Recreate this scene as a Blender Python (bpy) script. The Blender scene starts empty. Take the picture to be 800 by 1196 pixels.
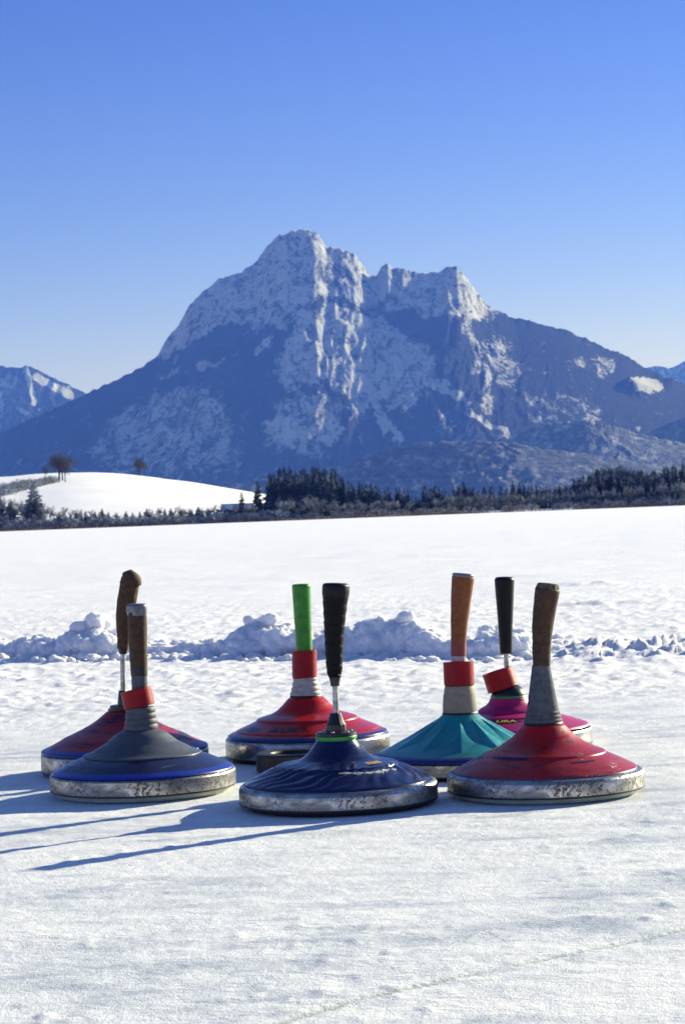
import bpy, bmesh, math, random
import numpy as np
from mathutils import Matrix, Vector, noise as mnoise

R = math.radians
sc = bpy.context.scene
C = sc.collection
rng = random.Random(11)
nrg = np.random.default_rng(5)

# ------------------------------------------------------------------ view geometry (used to lay the place out)
F = 2650.0; HC = 0.415; ROLL = 0.0382; HORY = 604.0
cR, sR = math.cos(ROLL), math.sin(ROLL)
def uv(px, py):
    dx = px - 400.0; dy = py - HORY
    return (dx*cR - dy*sR)/F, (-dx*sR - dy*cR)/F
def pix(u, v):
    a = u*F; b = v*F
    return 400.0 + a*cR - b*sR, HORY - a*sR - b*cR
def ground(px, py):
    u, v = uv(px, py); Y = -HC/v
    return u*Y, Y
def at_depth(px, py, Y):
    u, v = uv(px, py)
    return u*Y, HC + v*Y

# ------------------------------------------------------------------ noise
_perm = nrg.permutation(256)
_perm = np.concatenate([_perm, _perm])
_ang = nrg.random(256)*2*np.pi
_gx, _gy = np.cos(_ang), np.sin(_ang)
def perlin(x, y, seed=0):
    x = x + seed*17.31; y = y + seed*9.77
    xi = np.floor(x).astype(np.int64); yi = np.floor(y).astype(np.int64)
    xf = x-xi; yf = y-yi
    def g(ix, iy, fx, fy):
        h = _perm[(_perm[ix & 255] + iy) & 255]
        return _gx[h]*fx + _gy[h]*fy
    w = xf*xf*xf*(xf*(xf*6-15)+10); q = yf*yf*yf*(yf*(yf*6-15)+10)
    a = g(xi, yi, xf, yf); b = g(xi+1, yi, xf-1, yf)
    c = g(xi, yi+1, xf, yf-1); d = g(xi+1, yi+1, xf-1, yf-1)
    return ((a*(1-w)+b*w)*(1-q) + (c*(1-w)+d*w)*q)*1.5
def fbm(x, y, o=4, seed=0, gain=.5):
    s = 0; a = 1; f = 1
    for k in range(o):
        s = s + a*perlin(x*f, y*f, seed+k*3); a *= gain; f *= 2.03
    return s
def ridged(x, y, o=4, seed=0):
    s = 0; a = 1; f = 1
    for k in range(o):
        s = s + a*(1-np.abs(perlin(x*f, y*f, seed+k*5))*2); a *= .5; f *= 2.1
    return s/1.9
def sstep(a, b, x):
    t = np.clip((x-a)/(b-a), 0, 1); return t*t*(3-2*t)

# ------------------------------------------------------------------ materials
def mat(name):
    m = bpy.data.materials.new(name); m.use_nodes = True
    nt = m.node_tree; nt.nodes.clear()
    out = nt.nodes.new('ShaderNodeOutputMaterial')
    p = nt.nodes.new('ShaderNodeBsdfPrincipled')
    nt.links.new(p.outputs[0], out.inputs[0])
    return m, nt, p
def N(nt, t, **kw):
    n = nt.nodes.new(t)
    for k, v in kw.items():
        if k in ('operation','blend_type','data_type','attribute_name','musgrave_type','feature','interpolation_type','vector_type'): setattr(n, k, v)
        else: n.inputs[k.replace('_',' ')].default_value = v
    return n
def noise_n(nt, scale, detail=4, rough=.55, dist=0, vec=None):
    n = nt.nodes.new('ShaderNodeTexNoise')
    n.inputs['Scale'].default_value = scale; n.inputs['Detail'].default_value = detail
    n.inputs['Roughness'].default_value = rough; n.inputs['Distortion'].default_value = dist
    if vec is not None: nt.links.new(vec, n.inputs['Vector'])
    return n
def ramp(nt, fac, stops):
    r = nt.nodes.new('ShaderNodeValToRGB'); e = r.color_ramp.elements
    while len(e) < len(stops): e.new(.5)
    for i, (p, c) in enumerate(stops):
        e[i].position = p; e[i].color = (*c, 1) if len(c) == 3 else c
    nt.links.new(fac, r.inputs[0]); return r
def mixc(nt, fac, a, b):
    m = nt.nodes.new('ShaderNodeMix'); m.data_type = 'RGBA'
    for sock, v in ((m.inputs[0], fac), (m.inputs[6], a), (m.inputs[7], b)):
        if hasattr(v, 'is_output'): nt.links.new(v, sock)
        elif isinstance(v, (int, float)): sock.default_value = v
        else: sock.default_value = (*v, 1)
    return m.outputs[2]
def objvec(nt, scale=(1,1,1), coord='Object'):
    t = nt.nodes.new('ShaderNodeTexCoord'); m = nt.nodes.new('ShaderNodeMapping')
    m.inputs['Scale'].default_value = scale
    nt.links.new(t.outputs[coord], m.inputs[0]); return m.outputs[0]
def math_n(nt, op, a, b=None, clamp=False):
    m = nt.nodes.new('ShaderNodeMath'); m.operation = op; m.use_clamp = clamp
    for i, v in enumerate((a, b)):
        if v is None: continue
        if hasattr(v, 'is_output'): nt.links.new(v, m.inputs[i])
        else: m.inputs[i].default_value = v
    return m.outputs[0]
def bump(nt, p, h, strength, dist):
    b = nt.nodes.new('ShaderNodeBump'); b.inputs['Strength'].default_value = strength
    b.inputs['Distance'].default_value = dist
    nt.links.new(h, b.inputs['Height']); nt.links.new(b.outputs[0], p.inputs['Normal'])
    return b
def simple(name, col, rough=.5, var=.25, scale=30, metal=0, bstr=.15, bdist=.0008, bscale=200, coat=0, spec=.5):
    m, nt, p = mat(name)
    v = objvec(nt)
    n = noise_n(nt, scale, 5, .6, 0, v)
    lo = tuple(c*(1-var) for c in col); hi = tuple(min(1, c*(1+var)) for c in col)
    r = ramp(nt, n.outputs[0], [(.3, lo), (.7, hi)])
    nt.links.new(r.outputs[0], p.inputs['Base Color'])
    n3 = noise_n(nt, scale*3, 4, .6, 0, v)
    rr = math_n(nt, 'MULTIPLY_ADD', n3.outputs[0], .3); 
    rr.node.inputs[2].default_value = rough-.15
    nt.links.new(rr, p.inputs['Roughness'])
    p.inputs['Metallic'].default_value = metal
    p.inputs['Specular IOR Level'].default_value = spec
    p.inputs['Coat Weight'].default_value = coat; p.inputs['Coat Roughness'].default_value = .12
    n2 = noise_n(nt, bscale, 3, .6, 0, v)
    bump(nt, p, n2.outputs[0], bstr, bdist)
    return m
def plastic(name, col, wear, wearcol, rough=.32, frost=.0, rimcol=None, rim=None, seed=0):
    """glossy moulded plastic with scuffs showing another colour; rim: (radius in m) beyond which rimcol shows"""
    m, nt, p = mat(name)
    t = nt.nodes.new('ShaderNodeTexCoord')
    mp = nt.nodes.new('ShaderNodeMapping'); mp.inputs['Location'].default_value = (seed, seed*.7, 0)
    nt.links.new(t.outputs['Object'], mp.inputs[0]); v = mp.outputs[0]
    n1 = noise_n(nt, 12, 5, .6, .3, v)
    r1 = ramp(nt, n1.outputs[0], [(.3, tuple(c*.75 for c in col)), (.7, tuple(min(1,c*1.15) for c in col))])
    base = r1.outputs[0]
    mp2 = nt.nodes.new('ShaderNodeMapping'); mp2.inputs['Scale'].default_value = (7, 7, 60)
    nt.links.new(v, mp2.inputs[0])
    n2 = noise_n(nt, 2.2, 6, .65, .6, mp2.outputs[0])
    w = ramp(nt, n2.outputs[0], [(wear, (0,0,0)), (wear+.05, (1,1,1))])
    base = mixc(nt, w.outputs[0], base, wearcol)
    # fine light scratches
    wv = nt.nodes.new('ShaderNodeTexNoise'); wv.inputs['Scale'].default_value = 1.0; wv.inputs['Detail'].default_value = 3
    mp3 = nt.nodes.new('ShaderNodeMapping'); mp3.inputs['Scale'].default_value = (60, 700, 300); mp3.inputs['Rotation'].default_value = (.2,.1,.5)
    nt.links.new(v, mp3.inputs[0]); nt.links.new(mp3.outputs[0], wv.inputs['Vector'])
    s = ramp(nt, wv.outputs[0], [(.70, (0,0,0)), (.76, (1,1,1))])
    sf = math_n(nt, 'MULTIPLY', s.outputs[0], .35)
    base = mixc(nt, sf, base, (.45,.45,.5))
    if rim is not None:
        sep = nt.nodes.new('ShaderNodeSeparateXYZ'); nt.links.new(t.outputs['Object'], sep.inputs[0])
        x2 = math_n(nt, 'MULTIPLY', sep.outputs[0], sep.outputs[0]); y2 = math_n(nt, 'MULTIPLY', sep.outputs[1], sep.outputs[1])
        rad = math_n(nt, 'SQRT', math_n(nt, 'ADD', x2, y2))
        rf = math_n(nt, 'MULTIPLY', math_n(nt, 'SUBTRACT', rad, rim), 900, True)
        base = mixc(nt, rf, base, rimcol)
    if frost > 0:
        nf = noise_n(nt, 260, 3, .7, 0, v); nl = noise_n(nt, 14, 3, .5, 0, v)
        ff = ramp(nt, math_n(nt, 'MULTIPLY', nf.outputs[0], nl.outputs[0]), [(.38-frost, (0,0,0)), (.42-frost, (1,1,1))])
        base = mixc(nt, math_n(nt, 'MULTIPLY', ff.outputs[0], .75), base, (.75,.78,.82))
    nt.links.new(base, p.inputs['Base Color'])
    rr = ramp(nt, n2.outputs[0], [(.3, (rough-.1,)*3), (.7, (rough+.2,)*3)])
    nt.links.new(rr.outputs[0], p.inputs['Roughness'])
    p.inputs['Specular IOR Level'].default_value = .32; p.inputs['Coat Weight'].default_value = .08; p.inputs['Coat Roughness'].default_value = .08
    n4 = noise_n(nt, 60, 5, .65, 0, v)
    bump(nt, p, n4.outputs[0], .4, .0012)
    return m
def steel(name, dirt=.55, rust=(.05,.03,.02), rough=.20, streak=True):
    m, nt, p = mat(name)
    v = objvec(nt, (1,1,1)); v2 = objvec(nt, (1,1,2.2))
    n1 = noise_n(nt, 190, 6, .78, .4, v); n2 = noise_n(nt, 16, 3, .5, 0, v)
    s = math_n(nt, 'ADD', math_n(nt, 'MULTIPLY', n1.outputs[0], .75), math_n(nt, 'MULTIPLY', n2.outputs[0], .35))
    d = ramp(nt, s, [(dirt, (0,0,0)), (dirt+.035, (1,1,1))])
    n3 = noise_n(nt, 25, 5, .7, .5, v2)
    base = ramp(nt, n3.outputs[0], [(.3, (.13,.13,.13)), (.48, (.34,.34,.33)), (.66, (.60,.60,.58))])
    col = mixc(nt, d.outputs[0], base.outputs[0], rust)
    nt.links.new(col, p.inputs['Base Color'])
    inv = math_n(nt, 'SUBTRACT', 1, math_n(nt, 'MULTIPLY', d.outputs[0], .9)); nt.links.new(inv, p.inputs['Metallic'])
    rr = ramp(nt, n3.outputs[0], [(.3, (rough+.22,)*3), (.7, (rough,)*3)])
    rm = mixc(nt, d.outputs[0], rr.outputs[0], (.85,.85,.85))
    nt.links.new(rm, p.inputs['Roughness'])
    bump(nt, p, n1.outputs[0], .35, .0012)
    return m
def wrap(name, col, rough=.6, pitch=60, tilt=.12, var=.25, strength=.5, spec=.3):
    """tape or cord wound round a grip: a helical step in the surface"""
    m, nt, p = mat(name)
    v = objvec(nt)
    n = noise_n(nt, 120, 5, .65, 0, v)
    r = ramp(nt, n.outputs[0], [(.3, tuple(c*(1-var) for c in col)), (.7, tuple(min(1,c*(1+var)) for c in col))])
    mp = nt.nodes.new('ShaderNodeMapping'); mp.inputs['Rotation'].default_value = (tilt, tilt*.6, 0)
    nt.links.new(v, mp.inputs[0])
    sep = nt.nodes.new('ShaderNodeSeparateXYZ'); nt.links.new(mp.outputs[0], sep.inputs[0])
    n5 = noise_n(nt, 30, 3, .5, 0, v)
    z = math_n(nt, 'ADD', math_n(nt, 'MULTIPLY', sep.outputs[2], pitch), math_n(nt, 'MULTIPLY', n5.outputs[0], .5))
    saw = math_n(nt, 'FRACT', z)
    edge = ramp(nt, saw, [(.0, (.6,.6,.6)), (.06, (1,1,1))])
    mm = nt.nodes.new('ShaderNodeMix'); mm.data_type = 'RGBA'; mm.blend_type = 'MULTIPLY'; mm.inputs[0].default_value = .6
    nt.links.new(r.outputs[0], mm.inputs[6]); nt.links.new(edge.outputs[0], mm.inputs[7])
    nt.links.new(mm.outputs[2], p.inputs['Base Color'])
    p.inputs['Roughness'].default_value = rough; p.inputs['Specular IOR Level'].default_value = spec
    h = math_n(nt, 'ADD', saw, math_n(nt, 'MULTIPLY', n.outputs[0], .5))
    bump(nt, p, h, strength, .0012)
    return m
def snow_mat(name, fine=True, gloss=.3):
    m, nt, p = mat(name)
    t = nt.nodes.new('ShaderNodeTexCoord'); v = t.outputs['Object']
    n = noise_n(nt, 3, 4, .55, 0, v)
    r = ramp(nt, n.outputs[0], [(.3, (.80,.82,.85)), (.7, (.90,.905,.91))])
    nt.links.new(r.outputs[0], p.inputs['Base Color'])
    p.inputs['Roughness'].default_value = .7; p.inputs['Specular IOR Level'].default_value = gloss
    p.inputs['Subsurface Weight'].default_value = .6; p.inputs['Subsurface Radius'].default_value = (1.0,1.0,1.15); p.inputs['Subsurface Scale'].default_value = .03
    n2 = noise_n(nt, 160, 5, .75, 0, v); n3 = noise_n(nt, 40, 4, .6, 0, v)
    h = math_n(nt, 'ADD', n2.outputs[0], math_n(nt, 'MULTIPLY', n3.outputs[0], 2))
    bump(nt, p, h, .6, .006)
    return m

# ------------------------------------------------------------------ mesh helpers
def mesh_obj(name, verts, faces, m, parent=None, smooth=True, sharp=None, loc=None):
    me = bpy.data.meshes.new(name)
    if isinstance(verts, np.ndarray) and isinstance(faces, np.ndarray):
        nv, nf, k = len(verts), len(faces), faces.shape[1]
        me.vertices.add(nv); me.vertices.foreach_set('co', verts.astype(np.float32).ravel())
        me.loops.add(nf*k); me.loops.foreach_set('vertex_index', faces.astype(np.int32).ravel())
        me.polygons.add(nf); me.polygons.foreach_set('loop_start', np.arange(0, nf*k, k, dtype=np.int32))
        me.update(calc_edges=True)
    else:
        me.from_pydata([tuple(v) for v in verts], [], [tuple(f) for f in faces]); me.update()
    me.validate()
    if smooth:
        me.polygons.foreach_set('use_smooth', [True]*len(me.polygons))
        if sharp: me.set_sharp_from_angle(angle=R(sharp))
    if m: me.materials.append(m)
    o = bpy.data.objects.new(name, me); C.objects.link(o)
    if parent: o.parent = parent
    if loc: o.location = loc
    return o
def tag(o, label=None, cat=None, group=None, kind=None):
    if label: o['label'] = label
    if cat: o['category'] = cat
    if group: o['group'] = group
    if kind: o['kind'] = kind
    return o
def empty(name, loc, label=None, cat=None, group=None, rz=0):
    o = bpy.data.objects.new(name, None); C.objects.link(o); o.empty_display_size = .1
    o.location = loc; o.rotation_euler = (0,0,rz)
    return tag(o, label, cat, group)
def grid_faces(nr, nc):
    i = np.arange((nr-1)*(nc-1)); r = i//(nc-1); c = i % (nc-1); a = r*nc+c
    return np.stack([a, a+1, a+nc+1, a+nc], 1)
def cr(pts, n=6):
    """Catmull-Rom through points of any dimension"""
    P = [np.array(p, float) for p in pts]; P = [2*P[0]-P[1]] + P + [2*P[-1]-P[-2]]
    out = []
    for i in range(1, len(P)-2):
        for k in range(n):
            t = k/n
            out.append(.5*((2*P[i]) + (-P[i-1]+P[i+1])*t + (2*P[i-1]-5*P[i]+4*P[i+1]-P[i+2])*t*t + (-P[i-1]+3*P[i]-3*P[i+1]+P[i+2])*t**3))
    out.append(P[-2]); return [tuple(p) for p in out]
def lathe(name, prof, m, parent, segs=128, sharp=32, disp=None, center=(0,0), tilt=None):
    """prof: (r, z) from bottom/inside outward; closed at r==0 ends"""
    vs = []; fs = []; rows = []
    for (r, z) in prof:
        if r < 1e-6: rows.append([len(vs)]); vs.append((0, 0, z))
        else:
            row = []
            for k in range(segs):
                a = 2*math.pi*k/segs; rr, zz = r, z
                if disp: rr, zz = disp(r, z, a)
                row.append(len(vs)); vs.append((rr*math.cos(a), rr*math.sin(a), zz))
            rows.append(row)
    for A, B in zip(rows, rows[1:]):
        if len(A) == 1 and len(B) == 1: continue
        for k in range(segs):
            k2 = (k+1) % segs
            if len(A) == 1: fs.append((A[0], B[k2], B[k]))
            elif len(B) == 1: fs.append((A[k], A[k2], B[0]))
            else: fs.append((A[k], A[k2], B[k2], B[k]))
    o = mesh_obj(name, vs, fs, m, parent, True, sharp)
    if tilt: o.rotation_euler = tilt
    o.location = (center[0], center[1], center[2] if len(center) > 2 else 0)
    return o
def tube(name, pts, m, parent, segs=40, sharp=40, lump=0, wind=None):
    """pts: (x, z, r) stations of a handle in the stock's own X-Z plane; closed round ends given by the radii"""
    vs = []; fs = []
    n = len(pts)
    for i, (x, z, r) in enumerate(pts):
        a = pts[max(0, i-1)]; b = pts[min(n-1, i+1)]
        tx, tz = b[0]-a[0], b[1]-a[1]; L = math.hypot(tx, tz) or 1; tx /= L; tz /= L
        for k in range(segs):
            th = 2*math.pi*k/segs; rr = r
            if lump: rr = r*(1 + lump*mnoise.noise(Vector((math.cos(th)*1.5, math.sin(th)*1.5, z*60))))
            if wind: rr += wind[0]*(((z*wind[1] + th/(2*math.pi)) % 1.0)-.5)
            lx = rr*math.cos(th); ly = rr*math.sin(th)
            vs.append((x + lx*tz, ly, z - lx*tx))
    for i in range(n-1):
        for k in range(segs):
            k2 = (k+1) % segs
            fs.append((i*segs+k, i*segs+k2, (i+1)*segs+k2, (i+1)*segs+k))
    fs.append(tuple(range(segs))[::-1]); fs.append(tuple((n-1)*segs+k for k in range(segs)))
    return mesh_obj(name, vs, fs, m, parent, True, sharp)

# ------------------------------------------------------------------ world, sun, camera
SUN_EL, SUN_AZ = 19.1, 50.6       # azimuth measured clockwise from +Y
w = bpy.data.worlds.new("World"); sc.world = w; w.use_nodes = True
nt = w.node_tree; nt.nodes.clear()
sky = nt.nodes.new('ShaderNodeTexSky'); sky.sky_type = 'NISHITA'; sky.sun_disc = False
sky.sun_elevation = R(SUN_EL); sky.sun_rotation = R(SUN_AZ)
sky.altitude = 0; sky.air_density = 1.0; sky.dust_density = 0.0; sky.ozone_density = 4.0
gm = nt.nodes.new('ShaderNodeGamma'); gm.inputs[1].default_value = 1.6
hs = nt.nodes.new('ShaderNodeMix'); hs.data_type = 'RGBA'; hs.blend_type = 'MULTIPLY'; hs.inputs[0].default_value = 1; hs.inputs[7].default_value = (.46,.43,.55,1)   # sky tint by height, driven by the ramp below
bg = nt.nodes.new('ShaderNodeBackground'); bg.inputs[1].default_value = .052
wo = nt.nodes.new('ShaderNodeOutputWorld')
tc = nt.nodes.new('ShaderNodeTexCoord'); sx = nt.nodes.new('ShaderNodeSeparateXYZ'); nt.links.new(tc.outputs['Generated'], sx.inputs[0])
rp = nt.nodes.new('ShaderNodeValToRGB'); nt.links.new(sx.outputs[2], rp.inputs[0])
rp.color_ramp.elements[0].position = .24; rp.color_ramp.elements[0].color = (.335,.270,.44,1)
e0 = rp.color_ramp.elements.new(.07); e0.color = (.475,.305,.44,1)
e1 = rp.color_ramp.elements.new(.0); e1.color = (.36,.31,.46,1)
rp.color_ramp.elements[3].position = .55; rp.color_ramp.elements[3].color = (1.75,1.08,.82,1)  # upper dome, out of view, brightened artificially to lift the shadows
nt.links.new(rp.outputs[0], hs.inputs[7])
nt.links.new(sky.outputs[0], gm.inputs[0]); nt.links.new(gm.outputs[0], hs.inputs[6]); nt.links.new(hs.outputs[2], bg.inputs[0]); nt.links.new(bg.outputs[0], wo.inputs[0])

sl = bpy.data.lights.new('sun', 'SUN'); sl.energy = 5.0; sl.angle = R(.55); sl.color = (1, .955, .84)
so = bpy.data.objects.new('sun', sl); C.objects.link(so)
sd = Vector((math.sin(R(SUN_AZ))*math.cos(R(SUN_EL)), math.cos(R(SUN_AZ))*math.cos(R(SUN_EL)), math.sin(R(SUN_EL))))
so.rotation_euler = (-sd).to_track_quat('-Z', 'Y').to_euler(); so.location = (20, 20, 20)

cam = bpy.data.cameras.new('camera'); co = bpy.data.objects.new('camera', cam); C.objects.link(co); sc.camera = co
cam.sensor_fit = 'VERTICAL'; cam.sensor_height = 36; cam.sensor_width = 24.1; cam.lens = F/1196*36
cam.clip_start = .1; cam.clip_end = 60000
fw = Vector((0, 1, 6.0/F)).normalized()
rt = Vector((cR, 0, -sR)); rt = (rt - fw*rt.dot(fw)).normalized(); up = rt.cross(fw)
co.matrix_world = Matrix(((rt.x, up.x, -fw.x, 0), (rt.y, up.y, -fw.y, 0), (rt.z, up.z, -fw.z, HC), (0,0,0,1)))
cam.dof.use_dof = True; cam.dof.focus_distance = 3.4; cam.dof.aperture_fstop = 36

sc.view_settings.view_transform = 'Standard'; sc.view_settings.look = 'None'
sc.view_settings.exposure = 1.0; sc.view_settings.gamma = 1
sc.cycles.volume_bounces = 0; sc.cycles.max_bounces = 6; sc.cycles.use_denoising = True
sc.cycles.volume_step_rate = 10

# ------------------------------------------------------------------ ice surface
def frames_noise(X, Y):
    h = .004*fbm(X*.7, Y*.5, 3, 1)
    h += .0010*fbm(X*4, Y*6, 3, 7)
    h += .0008*fbm(X*22, Y*30, 4, 13, .65)
    return h
STOCKS = {  # px centre, depth
 'A': (637, 3.32), 'B': (168, 3.52), 'C': (147, 3.84), 'D': (360, 3.96), 'E': (395.6, 3.28), 'F': (539.6, 3.64), 'G': (596, 4.0)}
def spos(px, Y):
    # X so that the contact centre projects to column px
    dy = HC*F/Y
    hory = HORY - (px-400)*ROLL
    u, v = uv(px, hory+dy); return u*Y, Y
GROOVE = [ground(310, 1200), ground(420, 1166), ground(600, 1128), ground(720, 1103), ground(820, 1081)]
CRESTS = [  # small drift crests behind the ridge: px range, y, height, width
 (600, 830, 706, .018, .10), (655, 735, 683, .020, .13), (560, 700, 684, .010, .12), (700, 830, 734, .016, .08), (420, 520, 711, .008,.12), (0, 90, 690, .010, .2), (30, 60, 697, .010, .12)]
def ice():
    nr, nc = 1150, 760
    Yr = 1.45*np.exp(np.linspace(0, math.log(60/1.45), nr)); U = np.linspace(-.42, .42, nc)
    Y = np.repeat(Yr[:, None], nc, 1); X = U[None, :]*Y
    Y = Y + 0*X
    h = frames_noise(X, Y)
    # crusty pits and small sharp crumbs
    c = perlin(X*34, Y*46, 31); h += .0045*np.clip(c-.35, 0, 1)*sstep(-.1, .4, perlin(X*3, Y*4, 37))
    c2 = perlin(X*16, Y*40, 41); h -= .006*np.clip(c2-.42, 0, 1)*sstep(-.2, .5, perlin(X*2, Y*3, 43))
    # rougher trampled snow from 4.6 m out to the ridge, drifts beyond
    rg = sstep(4.3, 5.6, Y)*(1-sstep(9, 14, Y))
    h += rg*(.008*np.abs(fbm(X*9, Y*9, 4, 51)) + .010*np.clip(perlin(X*22, Y*16, 57)-.25, 0, 1))
    far = sstep(8, 14, Y)
    h += far*(.010*fbm(X*.6, Y*.35, 3, 61) + .005*ridged(X*1.3, Y*.9, 3, 63) - .006)
    br = np.exp(-((Y-6.45)/.40)**2)*sstep(.50, .64, X)      # right end of the ridge: low lumps
    h += br*(.070*np.clip(ridged(X*6, Y*7, 5, 71)-.4, 0, 1) + .02*np.clip(fbm(X*16, Y*14, 3, 74), 0, 1) + .006)
    for (x0, x1, yy, hh, ww) in CRESTS:
        gx0, gy = ground(x0, yy - (x0-(x0+x1)/2)*ROLL); gx1, gy1 = ground(x1, yy - (x1-(x0+x1)/2)*ROLL)
        cx = (gx0+gx1)/2; hw = (gx1-gx0)/2; gyc = (gy+gy1)/2
        wob = .14*perlin(X*2.1, Y*0+gyc, 83)
        e = np.clip(1-np.abs((X-cx)/hw)**2.5, 0, 1); d = (Y-gyc-wob)/ww
        h += hh*e*np.exp(-d*d)*(.35+1.3*np.abs(perlin(X*6, Y*9, 91)))
    # groove scratched across the near ice
    G = np.array(GROOVE); gm_ = np.zeros_like(X)
    sub = Y < 2.6
    dmin = np.full(X.shape, 9.0)
    for a, b in zip(G, G[1:]):
        ab = b-a; t = np.clip(((X-a[0])*ab[0]+(Y-a[1])*ab[1])/(ab@ab), 0, 1)
        dmin = np.minimum(dmin, np.hypot(X-a[0]-t*ab[0], Y-a[1]-t*ab[1]))
    wv = .0070 + .0035*perlin(X*9, Y*9, 97) + .0025*perlin(X*40, Y*40, 98)
    gm_ = np.where(sub, 1-sstep(.5, 1.0, dmin/np.maximum(wv, .002)), 0)*sstep(-1.0, -.5, perlin(X*5, Y*5, 99))
    h -= .0022*gm_; h += .0005*np.exp(-((dmin-.012)/.006)**2)*np.clip(perlin(X*40, Y*40, 5), 0, 1)*sub
    # level where the stocks stand
    for k, (px, d) in STOCKS.items():
        sx, sy = spos(px, d); q = 1-sstep(.14, .24, np.hypot(X-sx, Y-sy)); h = h*(1-q) + q*(-.0005)
    sx, sy = spos(342, 3.74); q = 1-sstep(.06, .12, np.hypot(X-sx, Y-sy)); h = h*(1-q) - q*.0005
    h *= (1-sstep(45, 60, Y))*(1-sstep(.36, .42, np.abs(X/Y)))
    V = np.stack([X, Y, h], -1).reshape(-1, 3)
    m, nt, p = mat('ice_snow')
    t = nt.nodes.new('ShaderNodeTexCoord'); v = t.outputs['Object']
    mp = nt.nodes.new('ShaderNodeMapping'); mp.inputs['Scale'].default_value = (1, 2.2, 1); mp.inputs['Rotation'].default_value = (0,0,.12); nt.links.new(v, mp.inputs[0])
    n1 = noise_n(nt, 9, 7, .68, .4, mp.outputs[0]); n2 = noise_n(nt, 1.6, 4, .6, .3, mp.outputs[0])
    s = math_n(nt, 'ADD', math_n(nt, 'MULTIPLY', n1.outputs[0], .65), math_n(nt, 'MULTIPLY', n2.outputs[0], .4))
    r = ramp(nt, s, [(.40, (.57,.61,.64)), (.47, (.72,.75,.77)), (.535, (.83,.85,.865)), (.7, (.91,.915,.92))])
    # wind-packed cleaner snow farther out on the lake
    sep = nt.nodes.new('ShaderNodeSeparateXYZ'); nt.links.new(v, sep.inputs[0])
    fy = math_n(nt, 'MULTIPLY', math_n(nt, 'SUBTRACT', sep.outputs[1], 4.3), .7, True)
    c0 = mixc(nt, fy, r.outputs[0], (.93,.93,.935))
    at = nt.nodes.new('ShaderNodeAttribute'); at.attribute_name = 'bare_ice'
    n6 = noise_n(nt, 170, 2, .6, 0, mp.outputs[0]); n7 = noise_n(nt, 5, 3, .6, 0, mp.outputs[0])
    sk = ramp(nt, math_n(nt, 'ADD', n6.outputs[0], math_n(nt, 'MULTIPLY', n7.outputs[0], .35)), [(.76, (0,0,0)), (.84, (1,1,1))])
    c0 = mixc(nt, math_n(nt, 'MULTIPLY', sk.outputs[0], .55), c0, (.36,.42,.48))
    mq = nt.nodes.new('ShaderNodeMapping'); mq.inputs['Scale'].default_value = (14, 95, 1); mq.inputs['Rotation'].default_value = (0,0,.22); nt.links.new(v, mq.inputs[0])
    n8 = noise_n(nt, 1.0, 4, .7, .5, mq.outputs[0])
    s8 = ramp(nt, math_n(nt, 'ADD', n8.outputs[0], math_n(nt, 'MULTIPLY', n7.outputs[0], .3)), [(.76, (0,0,0)), (.83, (1,1,1))])
    near8 = math_n(nt, 'SUBTRACT', 1, fy, True)
    c0 = mixc(nt, math_n(nt, 'MULTIPLY', math_n(nt, 'MULTIPLY', s8.outputs[0], .5), near8), c0, (.42,.46,.50))
    c1 = mixc(nt, at.outputs['Fac'], c0, (.47,.53,.51))
    nt.links.new(c1, p.inputs['Base Color'])
    rr = ramp(nt, s, [(.42, (.38,)*3), (.56, (.75,)*3)]); nt.links.new(rr.outputs[0], p.inputs['Roughness'])
    p.inputs['Specular IOR Level'].default_value = .35
    n3 = noise_n(nt, 520, 3, .7, 0, v); n4 = noise_n(nt, 70, 4, .7, 0, mp.outputs[0])
    hh = math_n(nt, 'ADD', n3.outputs[0], math_n(nt, 'MULTIPLY', n4.outputs[0], 1.8))
    bump(nt, p, hh, .6, .004)
    o = mesh_obj('ice_surface', V, grid_faces(nr, nc), m)
    a = o.data.attributes.new('bare_ice', 'FLOAT', 'POINT'); a.data.foreach_set('value', (gm_*.9).astype(np.float32).ravel())
    tag(o, kind='structure')
    # the rest of the lake, out to the far shore
    xs = np.concatenate([np.linspace(-6000, -300, 20), np.linspace(-290, 290, 59), np.linspace(300, 6000, 20)])
    ys = np.concatenate([np.linspace(-60, 60, 25), np.linspace(65, 703, 60)])
    XX, YY = np.meshgrid(xs, ys)
    V = np.stack([XX, YY, 0*XX - .022 + .02*sstep(60, 75, YY)], -1).reshape(-1, 3)
    o = mesh_obj('lake', V, grid_faces(len(ys), len(xs)), m)
    tag(o, kind='structure')
    return m
ICE = ice()
SNOW = snow_mat('snow')

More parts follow.
